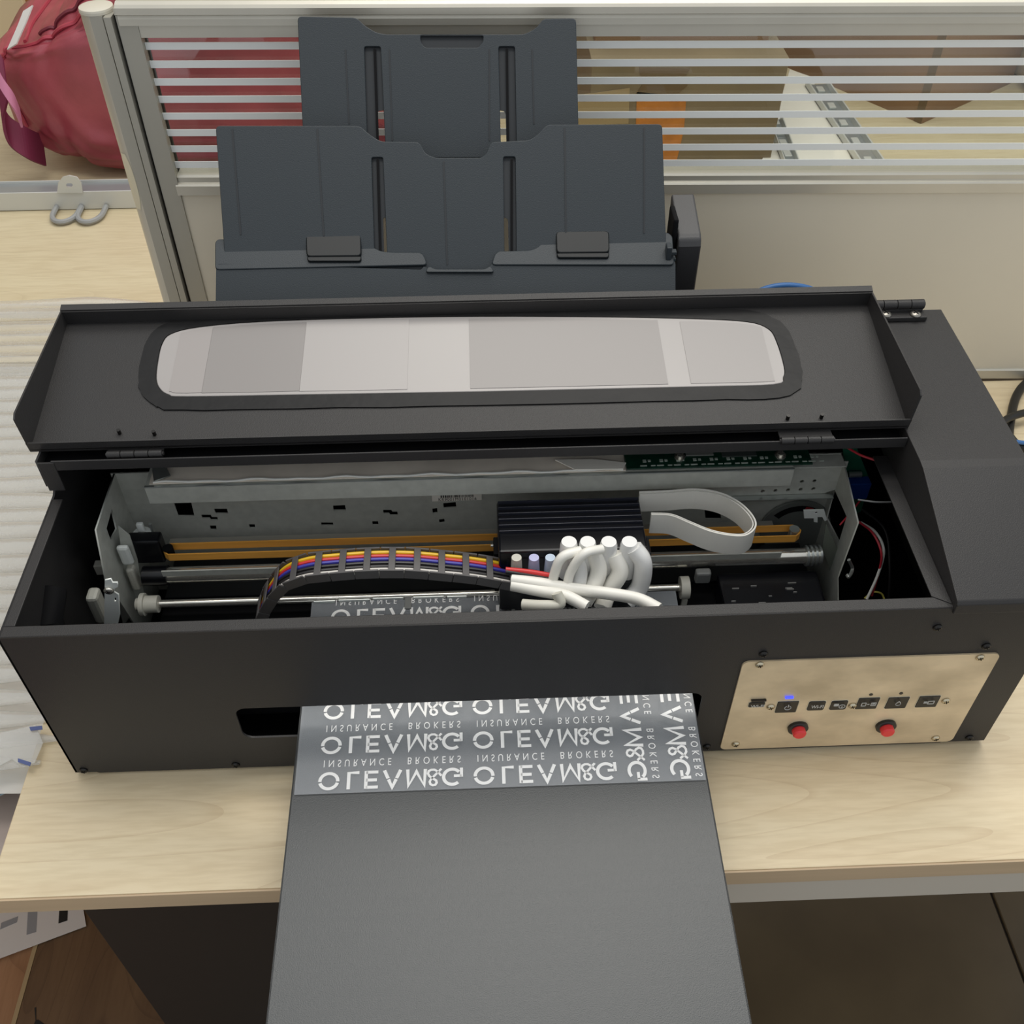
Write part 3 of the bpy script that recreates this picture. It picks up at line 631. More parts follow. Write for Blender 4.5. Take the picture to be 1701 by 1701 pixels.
# upper sloping strip with the stepped cut-out
planar('support_edge', HU_O, HU_V, [[(357, 432), (357, 402), (362, 397), (598, 394), (608, 398), (618, 410), (632, 417), (650, 419), (697, 419), (704, 424), (710, 440), (357, 448)]], .004, darkplastic, hop, .0008)
planar('support_edge', HU_O, HU_V, [[(816, 440), (822, 422), (828, 417), (880, 416), (893, 411), (904, 400), (914, 389), (924, 387), (1110, 386), (1117, 392), (1120, 440)]], .004, darkplastic, hop, .0008)
planar('support_edge', HU_O, HU_V, [[(706, 452), (712, 441), (722, 447), (806, 447), (814, 441), (822, 452)]], .003, darkplastic, hop, .0006)
for (x0, x1, y0_, y1_) in ((509, 600, 392, 436), (923, 1011, 387, 430)):
    planar('clip', HU_O, HU_V, [[(x0, y0_), (x1, y0_-1), (x1+1, y1_-8), (x0+1, y1_-7)]], .004, mat('dark_clip', (18, 22, 24), .4, spec=.3), hop, .001, off=.0035)
    planar('clip', HU_O, HU_V, [[(x0+1, y1_-8), (x1+1, y1_-9), (x1, y1_), (x0+3, y1_)]], .004, MATS['dark_clip'], hop, .0008, off=.0025)
TA_O, TA_V = (0, .3690, .3035), (0, .065, .0745)
ta = planar('extension_tray', TA_O, TA_V, [[(358, 209), (598, 209), (612, 222), (632, 235), (697, 236), (706, 255), (722, 262), (800, 262), (808, 255), (815, 236), (880, 233), (895, 222), (908, 207), (1100, 206), (1108, 450), (375, 455)],
    [(617, 261), (636, 261), (643, 425), (622, 425)], [(836, 260), (856, 260), (858, 425), (838, 425)]], .0035, darkplastic, hop, .0006)
TT_O, TT_V = (0, .4546, .3690), (0, .0565, .0755)
tt = planar('extension_tray', TT_O, TT_V, [[(494, 27), (593, 29), (605, 42), (625, 54), (640, 57), (870, 57), (885, 50), (895, 42), (902, 31), (957, 30), (962, 262), (505, 262)],
    [(605, 77), (632, 77), (640, 240), (610, 240)], [(828, 77), (855, 77), (858, 240), (832, 240)], [(698, 58.5), (803, 58.5), (802, 70), (794, 79), (706, 79), (699, 70)]], .0035, darkplastic, hop, .0006)
planar('handle_recess', TT_O, TT_V, [[(696, 56), (806, 56), (804, 82), (698, 82)]], .001, ridge, tt, off=-.003)
planar('channel', TT_O, TT_V, [[(600, 72), (640, 72), (640, 182), (626, 182), (628, 262), (604, 262)]], .001, ridge, tt, off=-.0036)
planar('channel', TT_O, TT_V, [[(822, 72), (860, 72), (860, 262), (842, 262), (840, 182), (822, 182)]], .001, ridge, tt, off=-.0036)
planar('channel', TA_O, TA_V, [[(612, 258), (640, 258), (640, 360), (636, 360), (638, 450), (612, 450)]], .001, ridge, ta, off=-.0036)
planar('channel', TA_O, TA_V, [[(830, 258), (862, 258), (862, 450), (846, 450), (844, 360), (830, 360)]], .001, ridge, ta, off=-.0036)
planar('rail', TT_O, TT_V, [[(620, 80), (624, 80), (630, 262), (626, 262)]], .002, blackin, tt, off=-.001)
planar('rail', TT_O, TT_V, [[(840, 80), (844, 80), (846, 262), (842, 262)]], .002, blackin, tt, off=-.001)
planar('rail', TA_O, TA_V, [[(625, 264), (629, 264), (634, 440), (630, 440)]], .002, blackin, ta, off=-.001)
planar('rail', TA_O, TA_V, [[(848, 264), (852, 264), (852, 440), (848, 440)]], .002, blackin, ta, off=-.001)
def groove(O, V, x0, y0_, x1, y1_, par, w_=1.4): planar('groove', O, V, [[(x0-w_, y0_), (x0+w_, y0_), (x1+w_, y1_), (x1-w_, y1_)]], .0012, ridge, par, off=.0005)
for g in ((386, 214, 400, 390), (527, 214, 538, 392), (737, 268, 743, 440), (938, 212, 940, 388), (1070, 212, 1070, 388)): groove(TA_O, TA_V, *g, ta)
for g in ((574, 82, 580, 206), (647, 82, 652, 234), (813, 82, 813, 234), (884, 82, 887, 206)): groove(TT_O, TT_V, *g, tt, 1.1)
# side latch and the black power box at the right of the support
pbm = speckle(mat('black_box_plastic', (52, 52, 54), .45), .2)
z1_ = on(1144, 321, 1, .425); z2_ = on(1166, 398, 1, .368); z3_ = on(1122, 398, 1, .368)
print('pbox', z1_, z2_, z3_)
pbx = MB().prism([(.5500, .425, z1_.z), (.5500, .374, z2_.z+.003), (.5500, .369, z2_.z), (.5500, .366, z2_.z-.006), (.5500, .366, .20), (.5500, .425, .20)], (z2_.x-.5500, 0, 0)).build('power_box', pbm, PX)
md = pbx.modifiers.new('b', 'BEVEL'); md.width = .002; md.segments = 3; md.limit_method = 'ANGLE'
MB().box(.5445, .5495, .372, .40, .25, .312, .002).build('spacer', blackin, PX)
lt = on(1110, 425, 1, .352)
mb = MB(); mb.box(lt.x-.003, lt.x+.002, .346, .356, lt.z-.018, lt.z+.012, .001); mb.box(lt.x-.001, lt.x+.0065, .347, .353, lt.z-.003, lt.z-.0005); mb.box(lt.x-.001, lt.x+.0065, .347, .353, lt.z+.004, lt.z+.0065)
mb.build('side_latch', darkplastic, hop)
MB().box(.12, .56, .33, .40, .06, .236, .002).build('feeder_housing', pbm, PX)

# ---- output tray
TR = speckle(mat('tray_black', (60, 63, 64), .42, spec=.75), .3, 1400)
TM = frame((.2010, -.42, 0), (1, 0, 0), (0, .36, .0195))
tz0 = .0585-.36*.055+.0
TO = Vector((0, -.0600, .0590)); TVv = Vector((0, 1, .055)).normalized()
mb = MB(); e0 = TO+TVv*.105; e1 = TO-TVv*.30
def tr_pt(x, v, n=0): q = TO+TVv*v; return Vector((x, q.y-n*TVv.z, q.z+n))
mb.prism([tr_pt(.2012, -.30), tr_pt(.5352, -.30), tr_pt(.5352, .10), tr_pt(.2012, .10)], (0, 0, -.0016))
for x in (.2012, .5340): mb.prism([tr_pt(x, -.30), tr_pt(x, .10), tr_pt(x, .10, -.007), tr_pt(x, -.30, -.007)], (.0012, 0, 0))
mb.prism([tr_pt(.2012, -.30), tr_pt(.5352, -.30), tr_pt(.5352, -.30, -.007), tr_pt(.2012, -.30, -.007)], (0, .0012, 0))
ot = mb.build('output_tray', TR, PX)
# ---- film
FO = Vector((0, -.0605, .0607)); FV = Vector((0, .0755, .0096)).normalized(); FN = Vector((1, 0, 0)).cross(FV)
film_m = mat('frosted_film', (176, 182, 188), .30, alpha=.27, spec=.7)
FX0, FX1 = .2040, .5332
film = MB().prism([(FX0, FO.y, FO.z), (FX1, FO.y, FO.z)]+[tuple(Vector((FX1, 0, 0))+Vector((0, (FO+FV*.180).y, (FO+FV*.180).z))), tuple(Vector((FX0, 0, 0))+Vector((0, (FO+FV*.180).y, (FO+FV*.180).z)))], (0, 0, .0002)).build('printed_film', film_m)
tag(rebase(film), 'translucent transfer film with white mirrored lettering coming out of the front slot', 'film')
ink = mat('white_ink', (246, 246, 244), .5)
def fuv(px, py): p = onp(px, py, FO+Vector((0, 0, .0003)), FV); d = p-FO; return Vector((p.x, d.dot(FV)))
FM = frame(FO+Vector((0, 0, .0003)), (1, 0, 0), FV)
# logo in its own unit frame: cap height 1, y grows from cap top to base line when mirrored
def stroke2(mb, pts, w_, closed=False):
    P = [Vector(p) for p in pts]; n = len(P); Lf = []; Rt = []
    for i in range(n):
        t = (P[min(i+1, n-1)]-P[max(i-1, 0)]).normalized() if not closed else (P[(i+1) % n]-P[i-1]).normalized()
        nn = Vector((-t.y, t.x))
        if 0 < i < n-1 and not closed:
            t1 = (P[i]-P[i-1]).normalized(); n1 = Vector((-t1.y, t1.x)); c = max(.5, nn.dot(n1)); nn = nn/c
        Lf.append(P[i]+nn*w_/2); Rt.append(P[i]-nn*w_/2)
    for i in range(n-1 if not closed else n):
        j = (i+1) % n; mb.quad((Lf[i].x, Lf[i].y, 0), (Lf[j].x, Lf[j].y, 0), (Rt[j].x, Rt[j].y, 0), (Rt[i].x, Rt[i].y, 0))
def A2(cx, cy, rx, ry, a0, a1, n=22): return [(cx+rx*math.cos(math.radians(a0+(a1-a0)*k/n)), cy+ry*math.sin(math.radians(a0+(a1-a0)*k/n))) for k in range(n+1)]
def logo():
    mb = MB(); t = .17
    stroke2(mb, A2(.52, .5, .44, .43, 14, 166), t); stroke2(mb, A2(.52, .5, .44, .43, 176, 364), t)     # O with fine cuts
    stroke2(mb, [(1.50, 1.0), (1.50, .075), (2.02, .075)], t)                                           # L
    stroke2(mb, [(2.96, .925), (2.36, .925)], t); stroke2(mb, [(2.36, 1.0), (2.36, 0)], t); stroke2(mb, [(2.36, .075), (2.96, .075)], t); stroke2(mb, [(2.36, .52), (2.90, .52)], t)   # E
    stroke2(mb, [(3.26, 0), (3.455, .47)], t); stroke2(mb, [(3.475, .52), (3.665, .97), (3.855, .52)], t); stroke2(mb, [(3.875, .47), (4.07, 0)], t)   # A without bar
    stroke2(mb, [(4.42, 0), (4.47, .93), (4.86, .12), (5.25, .93), (5.30, 0)], t)                        # M
    # ampersand
    stroke2(mb, [(6.10, .02), (5.58, .60), (5.52, .74), (5.56, .88), (5.68, .945), (5.80, .92), (5.87, .80), (5.84, .68), (5.68, .56), (5.50, .42), (5.43, .27), (5.47, .13), (5.60, .06), (5.75, .06), (5.90, .16), (6.10, .42)], .12)
    stroke2(mb, A2(6.64, .5, .43, .43, 48, 322), t); stroke2(mb, [(7.10, .0), (7.10, .52)], t*.9); stroke2(mb, [(7.10, .45), (6.72, .45)], t*.9)   # G
    bmesh.ops.recalc_face_normals(mb.b, faces=mb.b.faces[:]); me = D.meshes.new('logo'); mb.b.to_mesh(me); mb.b.free(); return me
LG = logo(); LW = 7.2
INS = text_mesh('INSURANCE', 1, 1.75, 0); BRK = text_mesh('BROKERS', 1, 1.75, 0)
def row(ptsL, ptsR):
    """logo row from pixel corners: visually-low edge = cap top (mirrored)"""
    a = fuv(*ptsL); b = fuv(*ptsR); return a, b
rows = []
# measured corner pixels (left, low edge) -> (right, high edge) of each logo
L3 = (fuv(527, 1318), fuv(769, 1274)); L2 = (fuv(533, 1257), fuv(768, 1216)); L1 = (fuv(537, 1200), fuv(766, 1162))
M3 = (fuv(787, 1307), fuv(1023, 1265)); 
x0b, x1b = L3[0].x, L3[1].x; x0c, x1c = M3[0].x, M3[1].x
v3t = fuv(650, 1312).y; pitch_v = fuv(650, 1252).y-v3t; hcap = .0185
hcap = fuv(556, 1283).y-fuv(556, 1318).y
print('film', x0b, x1b, x0c, x1c, v3t, pitch_v, hcap)
for k in range(6):
    items = []; v0 = .0008+k*pitch_v
    for xa, xb in ((x0b, x1b), (x0c, x1c)):
        items.append(fit(LG, xa, xb, v0+hcap, v0, FM))
        s0 = v0+hcap+(pitch_v-hcap)*.28; s1 = s0+(pitch_v-hcap)*.46; wd = xb-xa
        items.append(fit(INS, xa+wd*.03, xa+wd*.50, s1, s0, FM)); items.append(fit(BRK, xa+wd*.615, xa+wd*.985, s1, s0, FM))
    mesh_copy_join('printed_lettering', items, ink, film)
SW = Matrix(((0, 1, 0, 0), (1, 0, 0, 0), (0, 0, 1, 0), (0, 0, 0, 1)))
for (pxl, pxr, tl, tr_) in ((1039, 1076, 1083, 1095), (1110, 1149, 1155, 1167)):
    # columns run toward the slot; mirrored, reading down toward the free end
    ya = fuv(1060, 1297).y if pxl < 1100 else fuv(1130, 1294).y
    x0_ = fuv(pxl, 1285).x; x1_ = fuv(pxr, 1285).x; s0 = fuv(tl, 1285).x; s1 = fuv(tr_, 1285).x
    wd = x1b-x0b; items = []
    base = ya+wd
    def rotfit(me, u0, u1, w0, w1):   # me x-axis -> -v direction, me y-axis -> x direction
        me2 = me.copy(); me2.transform(Matrix(((0, 1, 0, 0), (-1, 0, 0, 0), (0, 0, 1, 0), (0, 0, 0, 1)))); return fit(me2, w0, w1, u0, u1, FM)
    items.append(rotfit(LG, ya, ya+wd, x1_, x0_))
    items.append(rotfit(BRK, ya+wd*.015, ya+wd*.385, s1, s0)); items.append(rotfit(INS, ya+wd*.50, ya+wd*.97, s1, s0))
    mesh_copy_join('printed_lettering', items, ink, film)

# ---- chassis
Lp = [on(*q, 0, .034) for q in ((187, 805), (160, 880), (176, 962), (205, 1045))]
Rp = [on(*q, 0, .688) for q in ((1393, 767), (1427, 868), (1393, 960), (1394, 1010))]
print('Lp', Lp); print('Rp', Rp)
def yzp(name, x, pts, holes, th, m, par, label=None):
    return plate(name, [pts]+holes, th, Matrix.Translation((x, 0, 0)) @ YZ, m, par, label=label)
CH = MB()
ybk = .200
# back plate with punched holes
def bx_(px, py): p = on(px, py, 1, ybk); return p.x, p.z
def hole(pts): return [bx_(*q) for q in pts]
holes = [hole(h) for h in (
    [(287, 831), (317, 832), (323, 857), (296, 857)], [(355, 845), (377, 845), (379, 853), (358, 853)], [(334, 855), (350, 855), (352, 859), (361, 859), (362, 864), (350, 864), (348, 861), (336, 861)],
    [(348, 873), (359, 873), (360, 880), (350, 880)], [(413, 871), (423, 871), (424, 877), (415, 877)], [(533, 868), (553, 868), (554, 873), (534, 873)], [(553, 840), (573, 839), (575, 848), (554, 848)],
    [(636, 847), (650, 847), (652, 850), (660, 850), (661, 856), (648, 856), (646, 853), (637, 853)], [(618, 866), (628, 866), (629, 872), (619, 872)], [(674, 820), (695, 819), (696, 823), (675, 824)],
    [(736, 836), (757, 834), (758, 843), (737, 844)], [(718, 845), (726, 844), (727, 852), (719, 853)], [(729, 863), (738, 862), (739, 868), (730, 869)], [(1170, 845), (1196, 845), (1198, 862), (1172, 862)])]
ex0, ez0 = .030, .020
CHs = plate('chassis', [[(.030, .012), (.688, .012), (.688, .172), (.030, .172)]]+holes, .0014, Matrix.Translation((0, ybk, 0)) @ Ffr, steel, PX, label='grey steel mechanism frame')
# left and right frame cheeks
lpp = [(.200, .172)]+[(p.y, p.z) for p in Lp[1:]]+[(.090, .012), (.200, .012)]
h1 = [(p.y, p.z) for p in [on(*q, 0, .034) for q in ((186, 845), (194, 878), (184, 897), (177, 878))]]
lpp = [(.200, .172), (Lp[1].y, Lp[1].z), (Lp[2].y, Lp[2].z), (.135, .012), (.200, .012)]
yzp('frame_cheek', .034, lpp, [h1], .0014, steel, CHs)
rpp = [(.200, .172), (Rp[1].y, Rp[1].z), (Rp[2].y, Rp[2].z), (Rp[3].y, Rp[3].z), (Rp[3].y, .012), (.200, .012)]
h2 = [(p.y, p.z) for p in [on(*q, 0, .688) for q in ((1388, 812), (1409, 858), (1396, 900), (1375, 860))]]
yzp('frame_cheek', .688, rpp, [h2], .0014, steel, CHs)
# beam on top
bl, br = .0675, .636
MB().box(bl, br, .1735, .1990, .1785, .1800, .0004).build('top_beam', steel, CHs)
MB().box(bl, br, .1725, .1737, .1600, .1802, .0003).build('beam_front', steel, CHs, 'bent down steel lip of the beam')
MB().box(bl, br, .1722, .1745, .1795, .1806, .0003).build('beam_edge', steelb, CHs, 'bright folded edge')
MB().box(bl+.004, .487, .1755, .2350, .1808, .1815).build('cable_cover', mat('grey_cable_cover', (236, 226, 212), .35, var=.1, vscale=25), CHs, 'grey film strip along the beam')
mb = MB(); rr = []
for k in range(40):
    x = .075+k*.0105; rr.append((x, .1765+.0008*math.sin(k*1.7), .1822+.0007*math.sin(k*.9)))
mb.tube(rr, .0011, 6).build('cable_cover_edge', whitep, CHs, smooth=True)
p0 = on(925, 768, 2, .1835); 
sheet = [on(x, y, 2, .1840) for x, y in ((922, 765), (985, 764), (1040, 770), (1035, 780), (955, 781))]
MB().prism(sheet, (0, 0, .0012)).build('paper_tab', white, CHs, 'white folded paper tab')
sheet = [on(x, y, 2, .184) for x, y in ((252, 775), (275, 774), (284, 791), (256, 800))]
MB().prism(sheet, (0, 0, .001)).build('metal_tab', steelb, CHs)
# upper rear section with round holes at right
def yy_(px, py): p = on(px, py, 1, .190); return p.x, p.z
hs = []
for r_, (yl, yr_) in enumerate(((803, 799), (816, 812))):
    for k in range(5):
        px = (1269 if r_ == 0 else 1267)+k*21; c = yy_(px, yl+(yr_-yl)*k/4); hs.append(circ(c[0], c[1], .0019, 12))
a1 = yy_(1175, 825); a2 = yy_(1392, 822)
plate('hole_bracket', [[(yy_(1175, 780)[0], a1[1]), (yy_(1380, 780)[0], a1[1]), (a2[0], a1[1]+.006), (a2[0], .171), (yy_(1175, 780)[0], .171)]]+hs, .0012, Matrix.Translation((0, .190, 0)) @ Ffr, steel, CHs)
MB().box(.56, a2[0]-.006, .1835, .1898, a1[1]-.0014, a1[1], .0004).build('bracket_lip', steelb, CHs)
MB().box(.636, .687, .1835, .1995, .1700, .1714, .0003).build('bracket_top', steel, CHs)
# serial label (bar code strip with digits)
a, b = bx_(717, 817)[0], bx_(800, 817)[0]; zt_l = bx_(760, 816)[1]; zb_l = bx_(760, 829)[1]
sl = MB().box(a, b, ybk-.0022, ybk-.0015, zb_l, zt_l).build('serial_label', mat('label_white', (236, 232, 222), .6), CHs, 'white bar code strip')
mb = MB(); random.seed(5); x = a+.008
while x < b-.007:
    w_ = random.choice((.0004, .0008, .0012)); mb.box(x, x+w_, ybk-.0025, ybk-.0021, zb_l+(zt_l-zb_l)*.45, zt_l-.0004); x += w_+random.choice((.0005, .0009))
mb.build('bar_code', k_, CHs)
tm = text_mesh('KR9001M0101016', .0038, 1.2, .00005); mesh_copy_join('serial_digits', [fit(tm, a+.006, b-.005, zb_l+.0004, zb_l+(zt_l-zb_l)*.4, Matrix.Translation((0, ybk-.0024, 0)) @ Ffr)], k_, CHs)
# circuit board on the beam
pl0 = on(1042, 783, 2, .184); pr0 = on(1352, 774, 2, .184)
zB = .184
brd = MB().box(pl0.x, pr0.x, .1750, .2350, zB-.0016, zB, .0003).build('circuit_board', pcb, CHs, 'long green circuit board')
def bp_(px, py): p = on(px, py, 2, zB); return p
mb = MB(); random.seed(11)
for k in range(11):
    for dx, dy, w_, h_ in ((0, 0, .006, .0010), (.0095, 0, .004, .0009), (.003, .005, .003, .003), (.0075, .0055, .0025, .0022)):
        p = bp_(1092+k*28-(28 if k else 28), 777-k*.8); mb.box(p.x+dx, p.x+dx+w_, .1775+dy, .1775+dy+h_, zB, zB+.0006)
mb.build('solder_pads', solder, CHs)['kind'] = 'stuff'
MB().box(bp_(1140, 760).x, bp_(1186, 760).x, .1890, .1935, zB, zB+.0012).build('chip', mat('chip_grey', (110, 112, 108), .5), CHs)
MB().box(bp_(1200, 760).x, bp_(1258, 760).x, .1865, .1945, zB, zB+.0010).build('chip', mat('chip_dark', (60, 66, 64), .5), CHs)
for x, y in ((1129, 760), (1296, 757)):
    p = bp_(x, y); mb = MB(); mb.cyl((p.x, p.y, zB), (p.x, p.y, zB+.0012), .0050, 20); mb.cyl((p.x, p.y, zB+.0012), (p.x, p.y, zB+.0040), .0030, 16); mb.build('board_screw', chrome, CHs, smooth=True)
# belt, rods and roller
zb = .120; ybt = .1610
bl_ = on(276, 903, 1, ybt); brr = on(1320, 888, 1, ybt)
belt = [(bl_.x, ybt, bl_.z)]
zt1 = on(700, 897, 1, ybt).z
xs0, xs1 = bl_.x, brr.x
yb2 = .1480
mb = MB()
path = [(xs0, .1575), (xs0+.004, .1610), (xs1-.004, .1610), (xs1, .1575), (xs1+.0015, .1545), (xs1, .1515), (xs1-.004, .1480), (xs0+.004, .1480), (xs0, .1515), (xs0-.0006, .1545), (xs0, .1575)]
mb.ribbon([(x, y, .1165) for x, y in path], (0, 0, .0040), None, .0012); mb.build('drive_belt', tapeb, PX, 'amber toothed drive belt', smooth=True)
for x in (xs0+.003, xs1-.0045): MB().cyl((x, .1545, .1115), (x, .1545, .1225), .0046, 24).build('belt_pulley', steelb if x > .3 else blackin, PX, smooth=True)
MB().box(.072, .63, .1680, .1780, .1080, .1095, .0004).build('encoder_rail', MATS['shaded_aluminium'], PX)
MB().box(.072, .63, .137, .1385, .103, .110, .0004).build('lower_rail', steel, PX)
ya, za = .146, .0955
pL = on(243, 957, 1, ya); pR = on(1362, 922, 1, ya); print('rod', pL, pR)
zr = (pL.z+pR.z)/2
rod = MB().cyl((pL.x, ya, zr), (pR.x, ya, zr), .0075, 32).build('guide_rod', chrome, PX, 'polished carriage rod', smooth=True)
MB().cyl((pL.x-.002, ya, zr), (pL.x+.020, ya, zr), .0092, 24).build('rod_sleeve', blackgloss, rod, smooth=True)
for k in range(4): MB().cyl((pR.x-.014+k*.004, ya, zr), (pR.x-.012+k*.004, ya, zr), .0098, 24).build('spring_coil', steelb, rod, smooth=True)
yr2 = .128; q = on(300, 1003, 1, yr2); q2 = on(1135, 975, 1, yr2); zr2 = (q.z+q2.z)/2; print('roller', q, q2)
rl2 = MB().cyl((on(240, 1003, 1, yr2).x, yr2, zr2), (q2.x, yr2, zr2), .0036, 20).build('feed_roller', chrome, PX, 'thin polished feed shaft', smooth=True)
c = on(250, 1006, 1, yr2); mb = MB(); mb.tube([(c.x-.012, yr2, zr2), (c.x-.008, yr2, zr2), (c.x-.008, yr2, zr2), (c.x-.004, yr2, zr2), (c.x-.004, yr2, zr2), (c.x+.008, yr2, zr2)], [.006, .006, .0105, .0105, .0080, .0080], 24); mb.build('bushing', creamp, rl2, 'cream plastic bushing', smooth=True)
c = q2; mb = MB(); mb.cyl((c.x-.003, yr2, zr2), (c.x+.005, yr2, zr2), .0105, 24); mb.box(c.x-.001, c.x+.004, yr2-.008, yr2-.005, zr2-.024, zr2-.008); mb.build('bushing', creamp, rl2, smooth=True)
c = on(1168, 955, 1, .132); MB().box(c.x-.008, c.x+.006, .126, .134, c.z-.006, c.z+.008, .002).build('pinch_block', mat('grey_plastic', (120, 122, 120), .5), PX)
# platen with ribs
MB().box(.06, .67, .030, .150, .040, .0555, .001).build('platen', blackin, PX)
MB().box(.06, .67, .150, .198, .040, .058, .001).build('platen_rear', blackgloss, PX)
for x0, x1, y_ in ((522, 557, 1000), (563, 614, 998), (620, 670, 995), (687, 737, 993), (743, 775, 992)):
    a = on(x0, y_, 2, .0835); b = on(x1, y_, 2, .0835); MB().cyl((a.x, a.y, .0835), (b.x, a.y, .0835), .0019, 12).build('pinch_roller', steelb, PX, smooth=True)
a = on(678, 1000, 2, .083); MB().box(a.x-.003, a.x+.003, a.y-.008, a.y+.006, .081, .084, .0005).build('roller_tab', MATS['grey_plastic'], PX)
# left side detail: bracket, lever, bushing
mb = MB(); xl = .0455
def lf(px, py, yv=.070): p = on(px, py, 1, yv); return p.x, p.z
bo = [lf(*q) for q in ((174, 964), (184, 962), (187, 968), (195, 968), (196, 975), (190, 978), (190, 984), (197, 988), (199, 1022), (196, 1036), (190, 1040), (173, 1040))]
plate('adjuster_bracket', [bo, [lf(*q) for q in ((190, 993), (193, 993), (193, 999), (190, 999))]], .0014, Matrix.Translation((0, .070, 0)) @ Ffr, mat('pale_steel', (226, 230, 226), .45, .0), CHs, label='pale stamped steel bracket')
a = lf(181, 981, .0685); o = inst('screw', screw_mesh(.0040, chrome), (a[0], .0686, a[1]), CHs, FR)
a = lf(160, 1012, .08); MB().box(a[0]-.004, a[0]+.006, .076, .09, a[1]-.016, a[1]+.018, .003).build('side_gear_case', mat('gear_case_grey', (140, 140, 132), .5), CHs)
a = lf(172, 948, .15); MB().box(a[0]-.008, a[0]+.012, .15, .158, a[1]-.006, a[1]+.006, .001).build('tab', creamp, CHs)
cr = [lf(*q, .15) for q in ((196, 875), (215, 890), (228, 930), (240, 990), (205, 1040), (196, 1000), (205, 940))]
plate('link_plate', [cr], .0014, Matrix.Translation((0, .15, 0)) @ Ffr, steel, CHs)
a = lf(208, 920, .147); MB().box(a[0]-.005, a[0]+.006, .143, .1485, a[1]-.012, a[1]+.012, .003).build('latch', MATS['pale_steel'], CHs)
a = lf(236, 882, .17); mb = MB(); mb.cyl((a[0], .168, a[1]-.004), (a[0], .168, a[1]-.001), .0085, 20); mb.box(a[0]-.003, a[0]+.003, .168, .172, a[1]-.002, a[1]+.010, .001); mb.build('spring_hook', MATS['pale_steel'], CHs, smooth=True)
a = lf(252, 878, .17); MB().tube([(a[0], .17, a[1]-.012), (a[0], .17, a[1]+.006)], .0015, 8).build('pin', steelb, CHs, smooth=True)
a = lf(218, 893, .165); MB().cyl((a[0], .165, a[1]-.003), (a[0], .165, a[1]), .006, 16).build('washer', MATS['pale_steel'], CHs, smooth=True)
a = on(258, 913, 1, .158); MB().box(a.x-.022, a.x+.008, .152, .166, a.z-.012, a.z+.016, .002).build('pulley_mount', blackgloss, CHs)
a = lf(232, 955, .15); MB().box(a[0]-.008, a[0]-.001, .143, .152, a[1]-.014, a[1]+.014, .002).build('rod_bushing', creamp, CHs)
# right: motor disc bracket
a = bx_(1322, 858); 
mb = MB(); mb.tube([(a[0], ybk-.0018, a[1]-.010), (a[0], ybk-.0045, a[1]-.010)], [.034, .034], 40); mb.build('encoder_wheel', mat('clear_disc', (130, 134, 130), .15, .4), CHs, smooth=True)
mb = MB(); stroke = [(a[0]+.026*math.cos(t), ybk-.0052, a[1]-.010+.026*math.sin(t)) for t in [math.radians(40+k*8) for k in range(14)]]
mb.ribbon(stroke, (0, .0001, 0), None, .007); mb.build('wheel_slot', blackin, CHs)
stroke = stroke[3:6]; mb = MB(); mb.ribbon([Vector(p)+Vector((0, -.0003, 0)) for p in stroke], (0, .0001, 0), None, .006); mb.build('red_mark', mat('red_paint', (150, 30, 36), .4), CHs)
rb_ = [(p.x, p.z) for p in [on(*q, 1, .172) for q in ((1335, 848), (1369, 847), (1374, 864), (1370, 866), (1366, 859), (1358, 859), (1358, 868), (1352, 867), (1352, 861), (1336, 861))]]
plate('motor_bracket', [rb_, circ(on(1356, 852, 1, .172).x, on(1356, 852, 1, .172).z, .0014, 12)], .0012, Matrix.Translation((0, .172, 0)) @ Ffr, MATS['pale_steel'], CHs)
# triangular web at right cheek
tw = [on(*q, 1, .150) for q in ((1372, 870), (1400, 930), (1385, 965), (1366, 910))]
mb = MB(); mb.prism(tw, (0, .0012, 0)); mb.build('side_web', mat('clear_grey_plastic', (132, 138, 126), .3, alpha=.7), CHs)
# maintenance station at right
MB().box(.575, .668, .07, .14, .056, .082, .003).build('capping_station', blackgloss, PX)
mb = MB(); random.seed(2)
for k in range(14):
    x = random.uniform(.58, .64); y = random.uniform(.085, .125); mb.box(x, x+random.uniform(.002, .008), y, y+.0012, .082, .0835)
mb.build('station_clips', mat('station_grey', (150, 150, 148), .3, .5), PX)['kind'] = 'stuff'
# relay board standing at right
r0 = .185; rbp = [(on(1425, 770, 0, .694).y, .19)]
rq = [on(*q, 1, .205) for q in ((1400, 745), (1424, 745), (1446, 800), (1430, 850), (1405, 860))]
rbd = MB().prism(rq, (0, .0015, 0)).build('relay_board', mat('relay_green', (30, 92, 70), .4), PX, 'small green relay board')
a = on(1424, 808, 1, .200); MB().box(a.x-.010, a.x+.010, .1935, .2045, a.z-.011, a.z+.009, .001).build('relay', mat('relay_blue', (24, 62, 140), .35), rbd, 'blue relay block')
a = on(1420, 788, 1, .2); MB().cyl((a.x-.006, .2, a.z), (a.x+.006, .2, a.z), .003, 14).build('capacitor', steelb, rbd, smooth=True)
